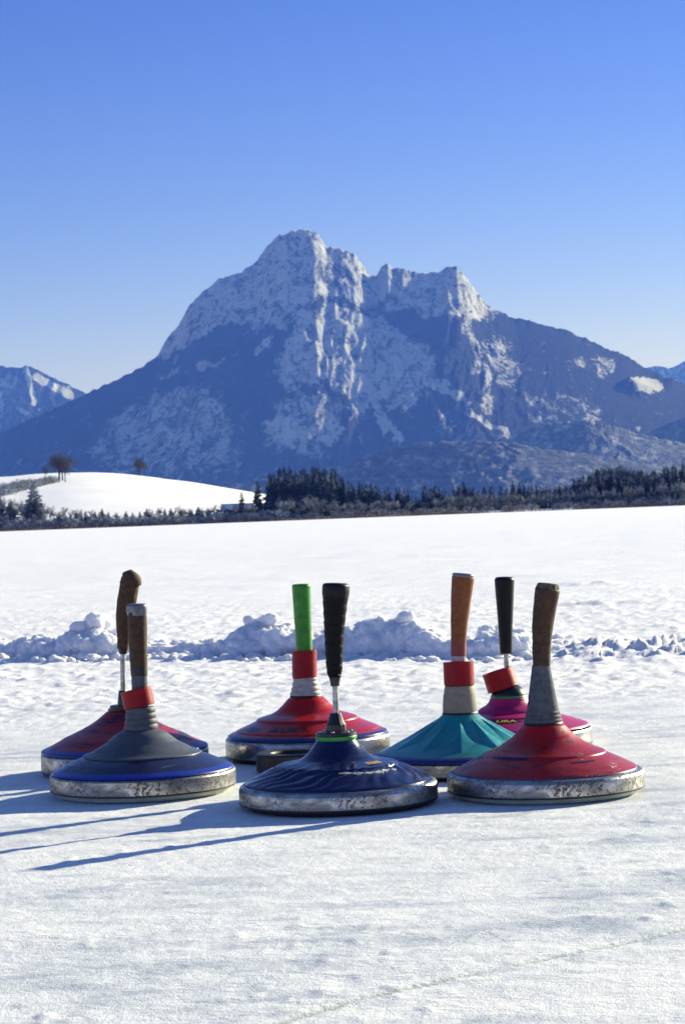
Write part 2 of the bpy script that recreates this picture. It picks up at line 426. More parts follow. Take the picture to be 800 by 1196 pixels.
# ------------------------------------------------------------------ ridge of cleared snow
def ico(sub):
    bm = bmesh.new(); bmesh.ops.create_icosphere(bm, subdivisions=sub, radius=1)
    bm.verts.ensure_lookup_table()
    v = np.array([x.co[:] for x in bm.verts]); f = np.array([[q.index for q in p.verts] for p in bm.faces]); bm.free(); return v, f
IV, IF = ico(2)
def blob_mesh(name, blobs, voxel, amp, freq, m, decimate=None):
    V = []; Fc = []; o = 0
    for (x, y, z, rx, ry, rz) in blobs:
        M = Matrix.Rotation(rng.uniform(0, 6.3), 3, Vector((rng.uniform(-1,1), rng.uniform(-1,1), 1)).normalized())
        P = (IV*(1+.18*nrg.standard_normal((len(IV),1))*.5)) @ np.array(M).T * np.array([rx, ry, rz]) + np.array([x, y, z])
        V.append(P); Fc.append(IF+o); o += len(IV)
    ob = mesh_obj(name, np.concatenate(V), np.concatenate(Fc), m, None, False)
    md = ob.modifiers.new('r', 'REMESH'); md.mode = 'VOXEL'; md.voxel_size = voxel; md.use_smooth_shade = True
    dg = bpy.context.evaluated_depsgraph_get(); dg.update()
    me = bpy.data.meshes.new_from_object(ob.evaluated_get(dg)); ob.modifiers.clear()
    old = ob.data; ob.data = me; me.name = name; bpy.data.meshes.remove(old)
    n = len(me.vertices); co_ = np.empty(n*3); me.vertices.foreach_get('co', co_); co_ = co_.reshape(-1,3)
    no = np.empty(n*3); me.vertices.foreach_get('normal', no); no = no.reshape(-1,3)
    x, y, z = co_.T
    d = fbm(x*freq+z*freq*.7, y*freq-z*freq*.9, 4, 3) + .8*np.abs(fbm(x*freq*2.2-z*freq, z*freq*2.2+y*freq, 3, 9))
    co_ += no*(amp*d)[:, None]
    me.vertices.foreach_set('co', co_.ravel()); me.update()
    me.polygons.foreach_set('use_smooth', [True]*len(me.polygons))
    if not me.materials: me.materials.append(m)
    return ob
BX = [-260, -60, 0, 40, 75, 100, 125, 160, 200, 240, 270, 300, 330, 365, 400, 430, 470, 500, 540, 575, 610, 640, 680, 740, 820, 1000]
BB = [780, 776, 775, 776, 777, 777, 776, 775, 775, 775, 776, 776, 776, 775, 775, 775, 776, 777, 778, 777, 775, 771, 768, 766, 764, 760]
BT = [748, 748, 749, 745, 748, 730, 740, 749, 752, 748, 744, 729, 733, 738, 731, 727, 722, 734, 752, 738, 735, 754, 756, 757, 758, 756]
BB = [b-7 for b in BB]
def berm():
    blobs = []
    for i in range(1500):
        px = rng.uniform(-240, 960)
        yb = np.interp(px, BX, BB); yt = np.interp(px, BX, BT)
        gx, gy = ground(px, yb); 
        dep = gy + .10
        top = HC + uv(px, yt)[1]*(dep+.1)
        top = max(top, .02)
        q = rng.random(); back = .08 + .30*q
        prof = math.sin(math.pi*min(1, (.25+q)*.8))**.8
        z = top*prof*rng.uniform(.25, .8)
        r = rng.choice([.012, .018, .026, .038, .046])*rng.uniform(.8, 1.3)
        r = min(r, max(.012, top*.55))
        if px > 655: continue
        Y = gy + back*(top/.12*.7+.3); X = gx*Y/gy
        z = min(z, top - r*.75)
        blobs.append((X, Y, max(z, .0), r*rng.uniform(1,1.5), r*rng.uniform(1,1.4), r*rng.uniform(.7,1)))
        if True:   # crumbs fallen in front and behind
            Yc = gy + rng.choice([rng.uniform(-.18, .05), rng.uniform(.3, .9)]); rc = rng.choice([.005, .007, .011, .015])
            blobs.append((gx*Yc/gy, Yc, rc*.3, rc*1.3, rc*1.1, rc*.8))
    # solid core
    for px in range(-240, 650, 9):
        yb = np.interp(px, BX, BB); yt = np.interp(px, BX, BT); gx, gy = ground(px, yb)
        top = max(.02, HC + uv(px, yt)[1]*(gy+.2)); Y = gy + .22*(top/.12*.7+.3)
        blobs.append((gx*Y/gy, Y, 0, .045, .14*(top/.12*.7+.3), top*.45))
    o = blob_mesh('snow_ridge', blobs, .0055, .0075, 20, SNOW)
    tag(o, 'low ridge of lumpy cleared snow crossing the ice behind the stocks', 'snow ridge', kind='stuff')
berm()
LUMPS = [(106, 731, .050, 'rounded snow lump on the ridge left of the two left handles'),
         (130, 743, .036, 'squat snow lump on the ridge beside the curved brown handle'),
         (306, 729, .052, 'tall pointed snow block on the ridge left of the green handle'),
         (335, 738, .036, 'small snow block on the ridge just beside the green handle'),
         (437, 738, .048, 'broad snow lump on the ridge right of the black handle'),
         (478, 727, .040, 'upright snow lump topping the ridge between black and orange brown handles'),
         (463, 745, .036, 'low snow lump under the upright one on the middle of the ridge'),
         (580, 742, .050, 'big snow lump on the ridge between the orange brown and slim black handles'),
         (617, 748, .038, 'snow lump on the ridge behind the slim black handle'),
         (45, 747, .032, 'small snow lump near the left end of the visible ridge')]
for (px, py, r, lab) in LUMPS:
    gx, gy = ground(px, np.interp(px, BX, BB)); Y = gy+.20
    X, Z = at_depth(px, py, Y)
    bl = []
    for k in range(9):
        rr = r*rng.uniform(.35, .8)
        bl.append((X+rng.uniform(-.7,.7)*r, Y+rng.uniform(-.5,.5)*r, Z+rng.uniform(-.7,.35)*r, rr, rr, rr*rng.uniform(.7,1)))
    o = blob_mesh('snow_lump', bl, .005, .007, 13, SNOW)
    me = o.data; me.transform(Matrix.Translation((-X, -Y, -Z))); o.location = (X, Y, Z)
    tag(o, lab, 'snow lump', 'large snow lumps on the ridge')

# ------------------------------------------------------------------ ice stocks
RED = plastic('red_scuffed', (.36,.006,.010), .61, (.012,.012,.04), .30, .015, (.05,.06,.13), .133, 1)
RED2 = plastic('red_gloss', (.44,.008,.010), .70, (.02,.01,.03), .22, 0, (.02,.03,.16), .131, 3)
RED3 = plastic('red_blue_mottled', (.30,.012,.02), .53, (.015,.016,.05), .34, 0, (.02,.03,.22), .127, 5)
BLUE = plastic('blue_satin', (.011,.019,.075), .64, (.14,.15,.19), .28, .0, (.012,.03,.30), .129, 2)
NAVY = plastic('navy_gloss', (.009,.014,.075), .68, (.03,.05,.2), .16, .0, (.05,.06,.1), .136, 6)
TEAL = plastic('teal_satin', (.007,.25,.275), .8, (.02,.05,.2), .36, .0, (.015,.03,.16), .131, 7)
PINK = plastic('magenta_satin', (.42,.008,.12), .8, (.2,.02,.1), .38, 0, None, None, 8)
GREYP = plastic('grey_cover', (.07,.082,.10), .66, (.05,.06,.08), .42, 0, None, None, 9)
ST_RUST = steel('steel_rusty', .58, (.10,.075,.05))
ST_SPOT = steel('steel_spotted', .60, (.08,.07,.06), .20)
ST_CLEAN = steel('steel_clean', .74, (.1,.09,.08), .16)
PEG = steel('peg_steel', .8, (.1,.09,.08), .3)
SOLE_G = simple('pale_green_sole', (.42,.46,.36), .4, .15, 40)
SOLE_B = simple('black_sole', (.02,.02,.022), .55, .3, 40)
RUBBER = simple('black_rubber', (.016,.016,.018), .5, .3, 60, bstr=.25)
BLACKP = simple('black_plastic', (.012,.012,.015), .35, .3, 60)
GREENP = simple('green_plastic', (.03,.30,.05), .4, .2, 60)
NYL = simple('red_band', (.30,.004,.010), .45, .25, 50, spec=.25, bstr=.3, bdist=.001)
NYLIN = simple('red_band_inside', (.16,.02,.02), .6, .25, 50)
GREY_T = wrap('grey_tape', (.085,.095,.11), .6, 75, .03)
GREY_C = wrap('grey_cord', (.085,.098,.115), .75, 160, .02, .35, .8)
WHITE_T = wrap('white_tape', (.42,.40,.37), .55, 62, .05)
BEIGE_T = wrap('beige_tape', (.27,.245,.18), .6, 48, .03, .15, .3)
BROWN_L = wrap('brown_leather', (.062,.032,.016), .62, 70, .25, .5)
BROWN_C = wrap('cork_brown', (.08,.044,.022), .78, 40, .3, .55, .5)
ORANGE = wrap('orange_leather', (.22,.075,.024), .6, 95, .3, .3)
GREEN_R = simple('green_rubber', (.025,.24,.010), .42, .35, 60, bstr=.2)
BLACK_W = wrap('black_wrap', (.005,.005,.007), .5, 45, .3, .3, .9, .15)
BLACK_R = simple('black_grip', (.005,.006,.008), .45, .3, 40, spec=.22)
REDT = simple('dark_red_tape', (.22,.03,.025), .5, .2, 60)
BLACKT = simple('black_tape', (.014,.012,.012), .5, .3, 60)
SILVER = simple('silver_tape', (.15,.16,.18), .35, .25, 50, metal=.5, bstr=.6, bdist=.002, bscale=90)
FRAY = simple('frayed_top', (.12,.10,.075), .85, .6, 220, bstr=1, bdist=.004, bscale=400)
DECAL = simple('dark_decal', (.012,.015,.06), .3, .2, 30)
LETTER_D = simple('dark_letters', (.008,.008,.02), .3, .2, 30)
LETTER_Y = simple('yellow_letters', (.62,.55,.04), .4, .1, 30)
STICK = simple('amber_sticker', (.42,.26,.03), .4, .5, 90)
STRAP_RED = NYL

def base_parts(root, s, Rm, steelm, sole, zb=(7, 24), bevel=4, soled=.93):
    k = Rm
    lathe('running_sole', [(0,0),(k*soled-.004,0),(k*soled,.002),(k*(soled+.01),zb[0]*s*.75),(k*(soled+.01)-.002,zb[0]*s+.001),(0,zb[0]*s+.001)], sole, root, 160)
    z0, z1 = zb[0]*s, zb[1]*s; b = bevel*s
    lathe('steel_ring', [(k*.90,z0+.0003),(k*.985,z0),(k*.9985,z0+.0012),(k,z0+.0025),(k,z1-b*.45),(k*.9975,z1-b*.25),(k*.985,z1+b*.25),(k*.965,z1+b*.5),(k*.945,z1+b*.55),(k*.93,z1+b*.4),(k*.90,z1)], steelm, root, 192, 24)
    lathe('ring_gasket', [(k*.96,z0-.0006),(k*1.0012,z0-.0004),(k*1.0022,z0+.0008),(k*1.0012,z0+.0022),(k*.96,z0+.0022)], BLACKT, root, 160)
def body(name, pts, s, m, root, segs=160, disp=None, n=8):
    P = [(r*s, z*s) for r, z in pts]
    out = []
    # split at repeated points so that steps stay crisp
    run = [P[0]]
    for a in P[1:]:
        if abs(a[0]-run[-1][0]) < 1e-9 and abs(a[1]-run[-1][1]) < 1e-9:
            out += cr(run, n) if len(run) > 2 else run; run = [a]
        else: run.append(a)
    out += cr(run, n) if len(run) > 2 else run
    return lathe(name, out, m, root, segs, 50, disp)
def hollow_band(root, s, x, z, r, h, tilt=0, thick=1.6, wav=0):
    ro, ri = r*s, (r-thick)*s; hh = h*s/2
    def d(rr, zz, a): return rr*(1+.02*math.cos(3*a+1)), zz + wav*s*math.cos(a-.5)
    o = lathe('marker_band', [(ri,-hh),(ri,hh),(ri+.0004,hh+.0005),(ro-.0004,hh+.0005),(ro,hh),(ro,-hh),(ro-.0004,-hh-.0005),(ri+.0004,-hh-.0005),(ri,-hh)], NYL, root, 64, 35, d)
    o.location = (x*s, 0, z*s); o.rotation_euler = (R(-3), tilt, 0)
    lathe('seam', [(ro+.0002,-hh*.98),(ro+.0009,-hh*.97),(ro+.0009,hh*.97),(ro+.0002,hh*.98)], NYL, o, 64)
    return o
def handle(root, s, name, pts, m, n=6, top=True, lump=0, wind=None, bottom=False, rt=3):
    """pts (x,z,r) in px; rounds the upper end"""
    P = cr([(x*s, z*s, r*s) for x, z, r in pts], n)
    if top:
        x, z, r = P[-1]; px_, pz, _ = P[-3]; dx, dz = x-px_, z-pz; L = math.hypot(dx, dz); dx /= L; dz /= L
        cap = rt*s
        for k in range(1, 7):
            a = k/6*math.pi/2
            P.append((x+dx*cap*math.sin(a), z+dz*cap*math.sin(a), r-cap+cap*math.cos(a) if k < 6 else (r-cap)*.98))
        P.append((P[-1][0]+dx*.0004, P[-1][1]+dz*.0004, (r-cap)*.5))
    return tube(name, P, m, root, 40, 45, lump, wind)
def lettering(root, text, size, prof, s, zc, ang, m, name='lettering', ext=.0006, shear=0, offs=.0004, xscale=1.0):
    """letters laid on the body of the stock; prof = list of (r,z) of the body in m"""
    cu = bpy.data.curves.new(name, 'FONT'); cu.body = text; cu.size = size; cu.align_x = 'CENTER'; cu.align_y = 'CENTER'; cu.offset = .0006; cu.shear = shear
    cu.resolution_u = 4
    tmp = bpy.data.objects.new('tmp', cu); C.objects.link(tmp)
    dg = bpy.context.evaluated_depsgraph_get(); dg.update()
    me = bpy.data.meshes.new_from_object(tmp.evaluated_get(dg)); bpy.data.objects.remove(tmp)
    bm = bmesh.new(); bm.from_mesh(me); bmesh.ops.triangulate(bm, faces=bm.faces)
    bmesh.ops.subdivide_edges(bm, edges=bm.edges, cuts=2, use_grid_fill=True)
    wrap_on(bm, prof, zc, ang, offs, xscale)
    bm.to_mesh(me); bm.free(); me.materials.clear(); me.materials.append(m)
    o = bpy.data.objects.new(name, me); C.objects.link(o); o.parent = root; return o
def wrap_on(bm, prof, zc, ang, offs, xscale=1.0):
    pr = sorted(prof, key=lambda q: q[1])
    # arc length parameter down the profile
    zs = [q[1] for q in pr]; rs = [q[0] for q in pr]
    arc = [0]
    for i in range(1, len(pr)): arc.append(arc[-1]+math.hypot(rs[i]-rs[i-1], zs[i]-zs[i-1]))
    a0 = np.interp(zc, zs, arc); r0 = np.interp(zc, zs, rs)
    for v in bm.verts:
        a = a0 + v.co.y; z = np.interp(a, arc, zs); r = np.interp(a, arc, rs)
        z2 = np.interp(a+.001, arc, zs); r2 = np.interp(a+.001, arc, rs); L = math.hypot(z2-z, r2-r) or 1
        nr_, nz_ = (z2-z)/L, -(r2-r)/L
        th = ang + v.co.x*xscale/r0
        rr = r + nr_*offs; zz = z + nz_*offs
        v.co = (rr*math.cos(th), rr*math.sin(th), zz)
def patch(root, name, wd, ht, prof, zc, ang, m, offs=.00035, ellipse=False, skew=0):
    bm = bmesh.new(); bmesh.ops.create_grid(bm, x_segments=24, y_segments=10, size=1)
    for v in bm.verts:
        x, y = v.co.x, v.co.y
        if ellipse: x, y = x*math.sqrt(1-y*y/2), y*math.sqrt(1-x*x/2)
        v.co = (x*wd/2 + skew*y*ht, y*ht/2, 0)
    wrap_on(bm, prof, zc, ang, offs)
    me = bpy.data.meshes.new(name); bm.to_mesh(me); bm.free(); me.materials.append(m)
    me.polygons.foreach_set('use_smooth', [True]*len(me.polygons))
    o = bpy.data.objects.new(name, me); C.objects.link(o); o.parent = root; return o
def stock(key, label, rz=0):
    px, Y = STOCKS[key]; X, Y = spos(px, Y)
    return empty('ice_stock', (X, Y, 0), label, 'ice stock', 'ice stocks standing on the ice', rz), Y/F
def fold_collar(r0, r1, z0, z1, n, amp=.6):
    """profile of tape rings stacked on a neck (px)"""
    P = []
    for k in range(n):
        a = k/n; b = (k+1)/n
        ra = r0+(r1-r0)*a; rb = r0+(r1-r0)*b; za = z0+(z1-z0)*a; zb = z0+(z1-z0)*b
        P += [(ra+amp*.2, za+.1), (ra+amp, za+(zb-za)*.35), (rb+amp*.9, zb-(zb-za)*.2), (rb, zb-.1)]
    return P

# A: red, right front
t, s = stock('A', 'scuffed bright red ice stock with grey cone neck and dark brown grip, at right')
Rm = .1438
base_parts(t, s, Rm, ST_RUST, SOLE_G, (7, 25), 5)
PA = [(107.5,27.2),(106,30),(98,34.5),(88,39.5),(78,44),(72,46.8),(72,46.8),(70,49),(64,51.5),(58,54),(49,58.5),(40,64.5),(33,70.5),(28,76),(24.5,80),(22,81)]
body('body', [(0,26.8),(107.5,27.2),(107.5,27.2)] + PA, s, RED, t)
lathe('neck_seal', [(10*s,80.5*s),(22.5*s,80.5*s),(23.2*s,82*s),(22.5*s,83.6*s),(10*s,83.6*s)], BLACKT, t, 96)
P = [(22.3,83.4),(22.4,86),(22.1,91.5)]
P2 = fold_collar(22, 18.5, 83.4, 97, 3, .8) + fold_collar(18.6, 10.2, 97, 150, 26, .16)
lathe('neck', [(0,83.3*s)] + [(r*s, z*s) for r, z in P2] + [(0, 150*s)], GREY_C, t, 64, 60)
handle(t, s, 'handle', [(.5,149,10.3),(1.2,165,10.8),(2.4,182,11.6),(4.6,203,12.8),(8.0,222,13.8),(10.8,237,14.6)], BROWN_L, top=True, lump=.05, rt=2)
handle(t, s, 'grip_end', [(10.2,233,13.6),(11,239,13.9),(11.4,242,13)], FRAY, top=True, lump=.3, rt=3)
# splashes of dark paint
prA = [(r*s, z*s) for r, z in PA]
bmx = patch(t, 'paint_scuff', .062, .006, prA, 47.9*s, R(-128), DECAL, .0005, True, .8)
patch(t, 'paint_scuff', .012, .010, prA, 41*s, R(-121), DECAL, .0005, True, -1.5)
patch(t, 'paint_scuff', .045, .0035, prA, 43*s, R(-62), DECAL, .0005, True, 1.5)

# B: grey and blue, left front
t, s = stock('B', 'blue ice stock with grey cap, tilted red band and straight brown grip, at left front')
Rm = .1435
base_parts(t, s, Rm, ST_RUST, SOLE_G, (7, 25), 3)
PB = [(106,27),(104.5,29),(97,32.5),(84,38.5),(74,42.5),(66.6,45),(64,45.6)]
body('body', [(0,26.5),(106,27),(106,27)] + PB + [(64,45.6),(0,45.6)], s, BLUE, t)
body('cap', [(68.5,44.2),(69,45.2),(68,46.4),(68,46.4),(64,47.6),(58,50.2),(52.5,53.4),(46,57),(41,59.8),(34,65.5),(29,69.5),(23,72.6),(19.3,74),(19.3,74),(0,74)], s, GREYP, t)
P2 = fold_collar(19.2, 15.8, 74, 100, 4, .8)
lathe('neck', [(0,73.9*s)] + [(r*s, z*s) for r, z in P2] + [(0, 100*s)], GREY_T, t, 64, 50)
hollow_band(t, s, -3.0, 110.5, 17.5, 20.5, R(-10), 1.6)
handle(t, s, 'handle_shaft', [(0,99,9.6),(0,110,9.5),(0,124,9.4),(0,137,9.3)], GREY_T, top=False)
handle(t, s, 'lower_tape', [(0,136.5,9.9),(0,143,10.1),(0,149,10.2)], BLACKT, top=False)
handle(t, s, 'handle', [(0,148.5,10.1),(0,165,10.6),(.2,185,11),(.3,205,11.3),(.6,217,11.4)], BROWN_L, top=True, lump=.04, rt=2)
handle(t, s, 'grip_end', [(.1,207,11.5),(.3,212,11.9),(.3,218,11.7)], SILVER, top=True, lump=.16, rt=2.5)

# C: mottled red and blue behind B
t, s = stock('C', 'mottled red and blue ice stock with steel peg and curved brown grip, far left')
Rm = .1412
base_parts(t, s, Rm, ST_SPOT, SOLE_B, (4, 24), 3)
PC = [(97,25.5),(96,28),(88,31.5),(78,36.5),(70,41),(61,45),(52,49),(43,53.5),(36,57.5),(30,61.5),(25,65.5),(20,69.5),(16.5,71)]
body('body', [(0,25),(97,25.5),(97,25.5)] + PC + [(16.5,71),(0,71)], s, RED3, t)
lathe('collar', [(r*s, z*s) for r, z in [(0,70.8),(17.8,70.9),(18,71.5),(18,73.2),(15.8,73.4),(15.8,76.4),(15,77),(0,77)]], BLACKP, t, 64)
lathe('nut', [(r*s, z*s) for r, z in [(0,76.9),(6.5,77),(6.2,82),(4.6,93),(4,94),(0,94)]], BLACKP, t, 32)
handle(t, s, 'peg', [(.5,90,3.1),(1,110,3.1),(2,139,3.1)], PEG, top=False)
handle(t, s, 'ferrule', [(2,136.5,4.4),(2.1,140,5.2),(2.4,143.5,6.2)], BLACKP, top=False)
handle(t, s, 'handle', [(2.2,142.5,6.6),(3.2,152,7.4),(4,166,8.3),(5.2,180,9.8),(8.6,196,11.3),(11.5,211,11.4),(13.2,219,11.2)], BROWN_C, top=True, lump=.05, rt=4)
handle(t, s, 'grip_end', [(13.6,217.5,12.4),(14,220,12.8),(13.6,223,12.2),(12.2,228,9.5),(11.4,230.5,7)], BROWN_C, top=True, lump=.05, rt=3)

# D: red glossy in the middle, behind the navy one
t, s = stock('D', 'glossy red ice stock with bright green grip and raised red band, behind the navy stock')
Rm = .1435
base_parts(t, s, Rm, ST_CLEAN, SOLE_B, (4, 24), 3.5)
PD = [(93.5,26),(92,28.5),(84,32),(84,32),(82,33.6),(74,37),(68,39.5),(60,43.2),(60,43.2),(57.5,46),(50,48.6),(42,51),(36,54),(30.5,58.5),(26,63),(22,67.5),(19,69.5),(18.2,70)]
body('body', [(0,25.5),(93.5,26),(93.5,26)] + PD + [(18.2,70),(0,70)], s, RED2, t)
lathe('neck_seal', [(10*s,69.6*s),(18.6*s,69.7*s),(19*s,70.8*s),(18.4*s,72*s),(10*s,72*s)], BLACKT, t, 96)
P2 = fold_collar(18, 12.6, 71.8, 94, 4, .7)
lathe('neck', [(0,71.7*s)] + [(r*s, z*s) for r, z in P2] + [(0, 94*s)], WHITE_T, t, 64, 50)
hollow_band(t, s, -.5, 108, 13.9, 31, R(1.5), 1.2, 1.2)
handle(t, s, 'handle_shaft', [(0,93,9.2),(0,110,8.6),(0,126,8.6)], WHITE_T, top=False)
handle(t, s, 'handle', [(0,124,9.6),(-.2,145,9.9),(-.5,170,10.3),(-.6,190,10.8),(-.6,199,11)], GREEN_R, top=True, rt=2.5)
prD = [(r*s, z*s) for r, z in PD]
pD2 = prD[2:8]
patch(t, 'name_panel', .040, .016, prD, 37.4*s, R(-148), DECAL, .0004, True)
tx = lettering(t, 'AUER', .021, prD, s, 37.6*s, R(-106), LETTER_D, 'lettering', offs=.0010, xscale=1.35)
tx['label'] = 'dark letters AUER on the red body'

# E: navy, centre front
t, s = stock('E', 'navy blue ice stock with swirl ridges, steel peg and tall black wrapped grip, front centre')
Rm = .1435
base_parts(t, s, Rm, ST_SPOT, SOLE_B, (6, 24), 6)
PE = [(108.5,27.5),(107,29.5),(98,33.5),(86,39.5),(78,43),(71,46),(71,46),(69,48),(58,50.5),(46,53.5),(40,56.5),(35,60.5),(30,66),(26.5,71),(24,75),(23.5,76)]
def swirl(r, z, a):
    q = r/s
    if 46 < q < 107:
        e = math.sin(math.pi*(q-46)/61)**.5
        f = (a*26/(2*math.pi) + q*.055 + .9*mnoise.noise(Vector((math.cos(a)*2, math.sin(a)*2, q*.05)))) % 1.0
        z += e*(.0024 if q > 72 else .0012)*(1-abs(f*2-1))
    return r, z
body('body', [(0,27),(108.5,27.5),(108.5,27.5)] + PE + [(23.5,76),(0,76)], s, NAVY, t, 420, swirl, 6)
lathe('green_stripe', [(r*s, z*s) for r, z in [(15,76),(23.6,76.1),(24,76.8),(24,80.4),(23.6,81),(15,81)]], GREENP, t, 96)
cl = lathe('collar', [(r*s, z*s) for r, z in [(0,80.8),(23,81),(23.8,81.7),(23.4,84.6),(22,85.6),(0,85.6)]], BLACKP, t, 96)
for k in range(6):
    a = k*math.pi/3+.3
    lathe('bolt', [(r*s, z*s) for r, z in [(0,85.3),(2.2,85.3),(2.2,86.6),(1.6,87.1),(0,87.1)]], PEG, cl, 16, center=(18*s*math.cos(a), 18*s*math.sin(a)))
lathe('nut', [(r*s, z*s) for r, z in [(0,85.5),(12,85.5),(11.8,93.5),(9.6,97),(7,105.5),(6.2,107.2),(0,107.2)]], BLACKP, t, 12, 25)
handle(t, s, 'peg', [(.6,105,3.5),(.8,120,3.5),(.9,142,3.5)], PEG, top=False)
handle(t, s, 'ferrule', [(.8,138.6,5.2),(.8,144,5.8),(.9,151,7.4)], BLACKP, top=False)
handle(t, s, 'handle', [(.9,149,7.2),(.8,156,9),(1,170,10),(1.7,191,11.2),(2.8,210,12.3),(4.2,230,13.9),(5.6,248,15.6)], BLACK_W, top=True, rt=3, n=14, wind=(.0009, 70))
handle(t, s, 'grip_end', [(5.2,243,15.4),(5.9,250,16.1),(6.2,254.5,15.9)], BLACK_R, top=True, rt=4)
prE = [(r*s, z*s) for r, z in PE]
patch(t, 'amber_sticker', .030, .010, prE, 50.8*s, R(-42), STICK, .0012)
tE, sE, bE = t, s, prE

# F: teal
t, s = stock('F', 'teal ice stock with star facets, beige neck, red band and orange brown grip')
Rm = .1435
base_parts(t, s, Rm, ST_CLEAN, SOLE_B, (4, 19), 2)
PF = [(104.5,19.5),(104.8,21.5),(102,24),(95,26.5),(84,30.5),(72,35.3),(62,40),(52,45.5),(43,51),(36,55.5),(30,59.5),(25,63.5),(21.5,66.5),(20.3,67.5)]
def star(r, z, a):
    q = r/s
    if 26 < q < 84:
        k = 11; f = (a*k/(2*math.pi) + .35) % 1.0
        u_ = (q-26)/58
        wdt = .05 + .40*min(1, u_*1.6) if u_ < .62 else .45*(1-u_)/.38
        e = math.sin(math.pi*min(1, u_*1.02))**.6
        d = abs(f-.5)
        if d < wdt: z += e*.0045*(1-d/max(wdt, .02))
        z -= e*.0012
    return r, z
body('body', [(0,19.4),(104.5,19.5),(104.5,19.5)] + PF + [(20.3,67.5),(0,67.5)], s, TEAL, t, 420, star, 6)
lathe('neck_seal', [(10*s,67*s),(20.6*s,67.1*s),(20.9*s,68.6*s),(20.3*s,70*s),(10*s,70*s)], BLACKT, t, 96)
lathe('neck', [(0,69.6*s)] + [(r*s, z*s) for r, z in cr([(20,69.8),(20.2,74),(19.9,80),(19.3,86),(18.8,91)],4)+cr([(18.2,91.2),(17.6,96),(16.6,100.5)],4)] + [(0, 101*s)], BEIGE_T, t, 64, 50)
hollow_band(t, s, .2, 114.5, 17.2, 27, 0, 1.5)
handle(t, s, 'handle_shaft', [(.4,100,8.9),(.5,120,8.8),(.6,136,8.7)], WHITE_T, top=False)
handle(t, s, 'lower_tape', [(.6,135,9.1),(.9,142,9.1),(1.3,151,9.1)], REDT, top=False)
handle(t, s, 'handle', [(1.2,150,9.0),(2.7,170,9.8),(4.3,186,10.8),(6.3,203,12),(8.6,220,13),(9.4,226,13.2)], ORANGE, top=True, lump=.03, rt=1.5)
handle(t, s, 'grip_end', [(9.2,225,12.6),(9.7,229,12.8)], SILVER, top=True, lump=.05, rt=2)

# G: magenta
t, s = stock('G', 'magenta ice stock with slim black grip and hanging tilted red band, behind the red one')
Rm = .1435
base_parts(t, s, Rm, ST_CLEAN, SOLE_B, (3, 20), 3)
PG = [(92,23),(90,25.5),(80,29),(68,33),(56,36.5),(56,36.5),(55,38),(46,39.5),(38,41),(38,41),(36.5,43),(33,45.5),(27,49),(23.5,53),(22,56.5),(21,58)]
body('body', [(0,22.5),(92,23),(92,23)] + PG + [(21,58),(0,58)], s, PINK, t)
lathe('green_stripe', [(r*s, z*s) for r, z in [(12,57.6),(21.2,57.7),(21.6,58.6),(21,59.8),(12,59.8)]], GREENP, t, 96)
lathe('collar', [(r*s, z*s) for r, z in [(0,59.6),(20.6,59.6)] + cr([(20.6,59.8),(19.6,63),(16.5,67.5),(11,71.5),(5,73)],4) + [(0,73.2)]], BLACKP, t, 64)
handle(t, s, 'peg', [(-1.2,72,3.0),(-1.3,90,3.0),(-1.2,111,3.0)], PEG, top=False)
hollow_band(t, s, -9.5, 78.2, 17.6, 22, R(-16), 1.5)
handle(t, s, 'handle', [(-1.2,108.5,6.8),(-1.2,113,7.3),(-1,130,8.0),(-.7,150,9),(-.4,170,10.2),(-.2,186,11.2),(0,194,11.6)], BLACK_R, top=True, rt=4)
prG = [(r*s, z*s) for r, z in PG]
patch(t, 'name_panel', .062, .013, prG, 34.6*s, R(-99), DECAL, .0004, True)
tx = lettering(t, 'URA', .0145, prG, s, 34.6*s, R(-98), LETTER_Y, 'lettering', offs=.0010, xscale=1.2)
tx['label'] = 'yellow letters URA on the dark panel'

# the target: black rubber ring
px, Y = 342, 3.745; X, Y = spos(px, Y); s = Y/F
t = lathe('target_ring', [(r*s, z*s) for r, z in [(24,1),(24,19.5),(25.5,21.5),(28,22.3),(38,22.3),(41,21.8),(42.5,20),(42.5,2),(41,0.4),(26,0.2),(24,1)]], RUBBER, None, 96, 30)
t.location = (X, Y, 0)
tag(t, 'thick black rubber target ring lying between the navy and the glossy red stocks', 'target ring')

# frost crumbs on the navy stock
def frost():
    V = []; Fc = []; o = 0; iv, if_ = ico(1)
    zs = [q[1] for q in sorted(bE, key=lambda q: q[1])]; rs = [q[0] for q in sorted(bE, key=lambda q: q[1])]
    for k in range(420):
        th = R(rng.choice([rng.gauss(-72, 6), rng.gauss(-46, 7), rng.uniform(-90, -38), rng.gauss(-57, 3)])); z = (42.5 + rng.gauss(0, .45) + .5*math.sin(th*7) - 1.2*(th+.9))*sE
        r = np.interp(z, zs, rs); q = rng.uniform(.0003, .0011)
        P = iv*q*(1+.2*nrg.standard_normal((len(iv),1))) + np.array([r*math.cos(th), r*math.sin(th), z+.0014])
        V.append(P); Fc.append(if_+o); o += len(iv)
    ob = mesh_obj('frost_crumbs', np.concatenate(V), np.concatenate(Fc), SNOW, None)
    ob.location = tE.location
    tag(ob, 'line of white snow crumbs lying on the navy blue stock', 'snow crumbs', kind='stuff')
frost()

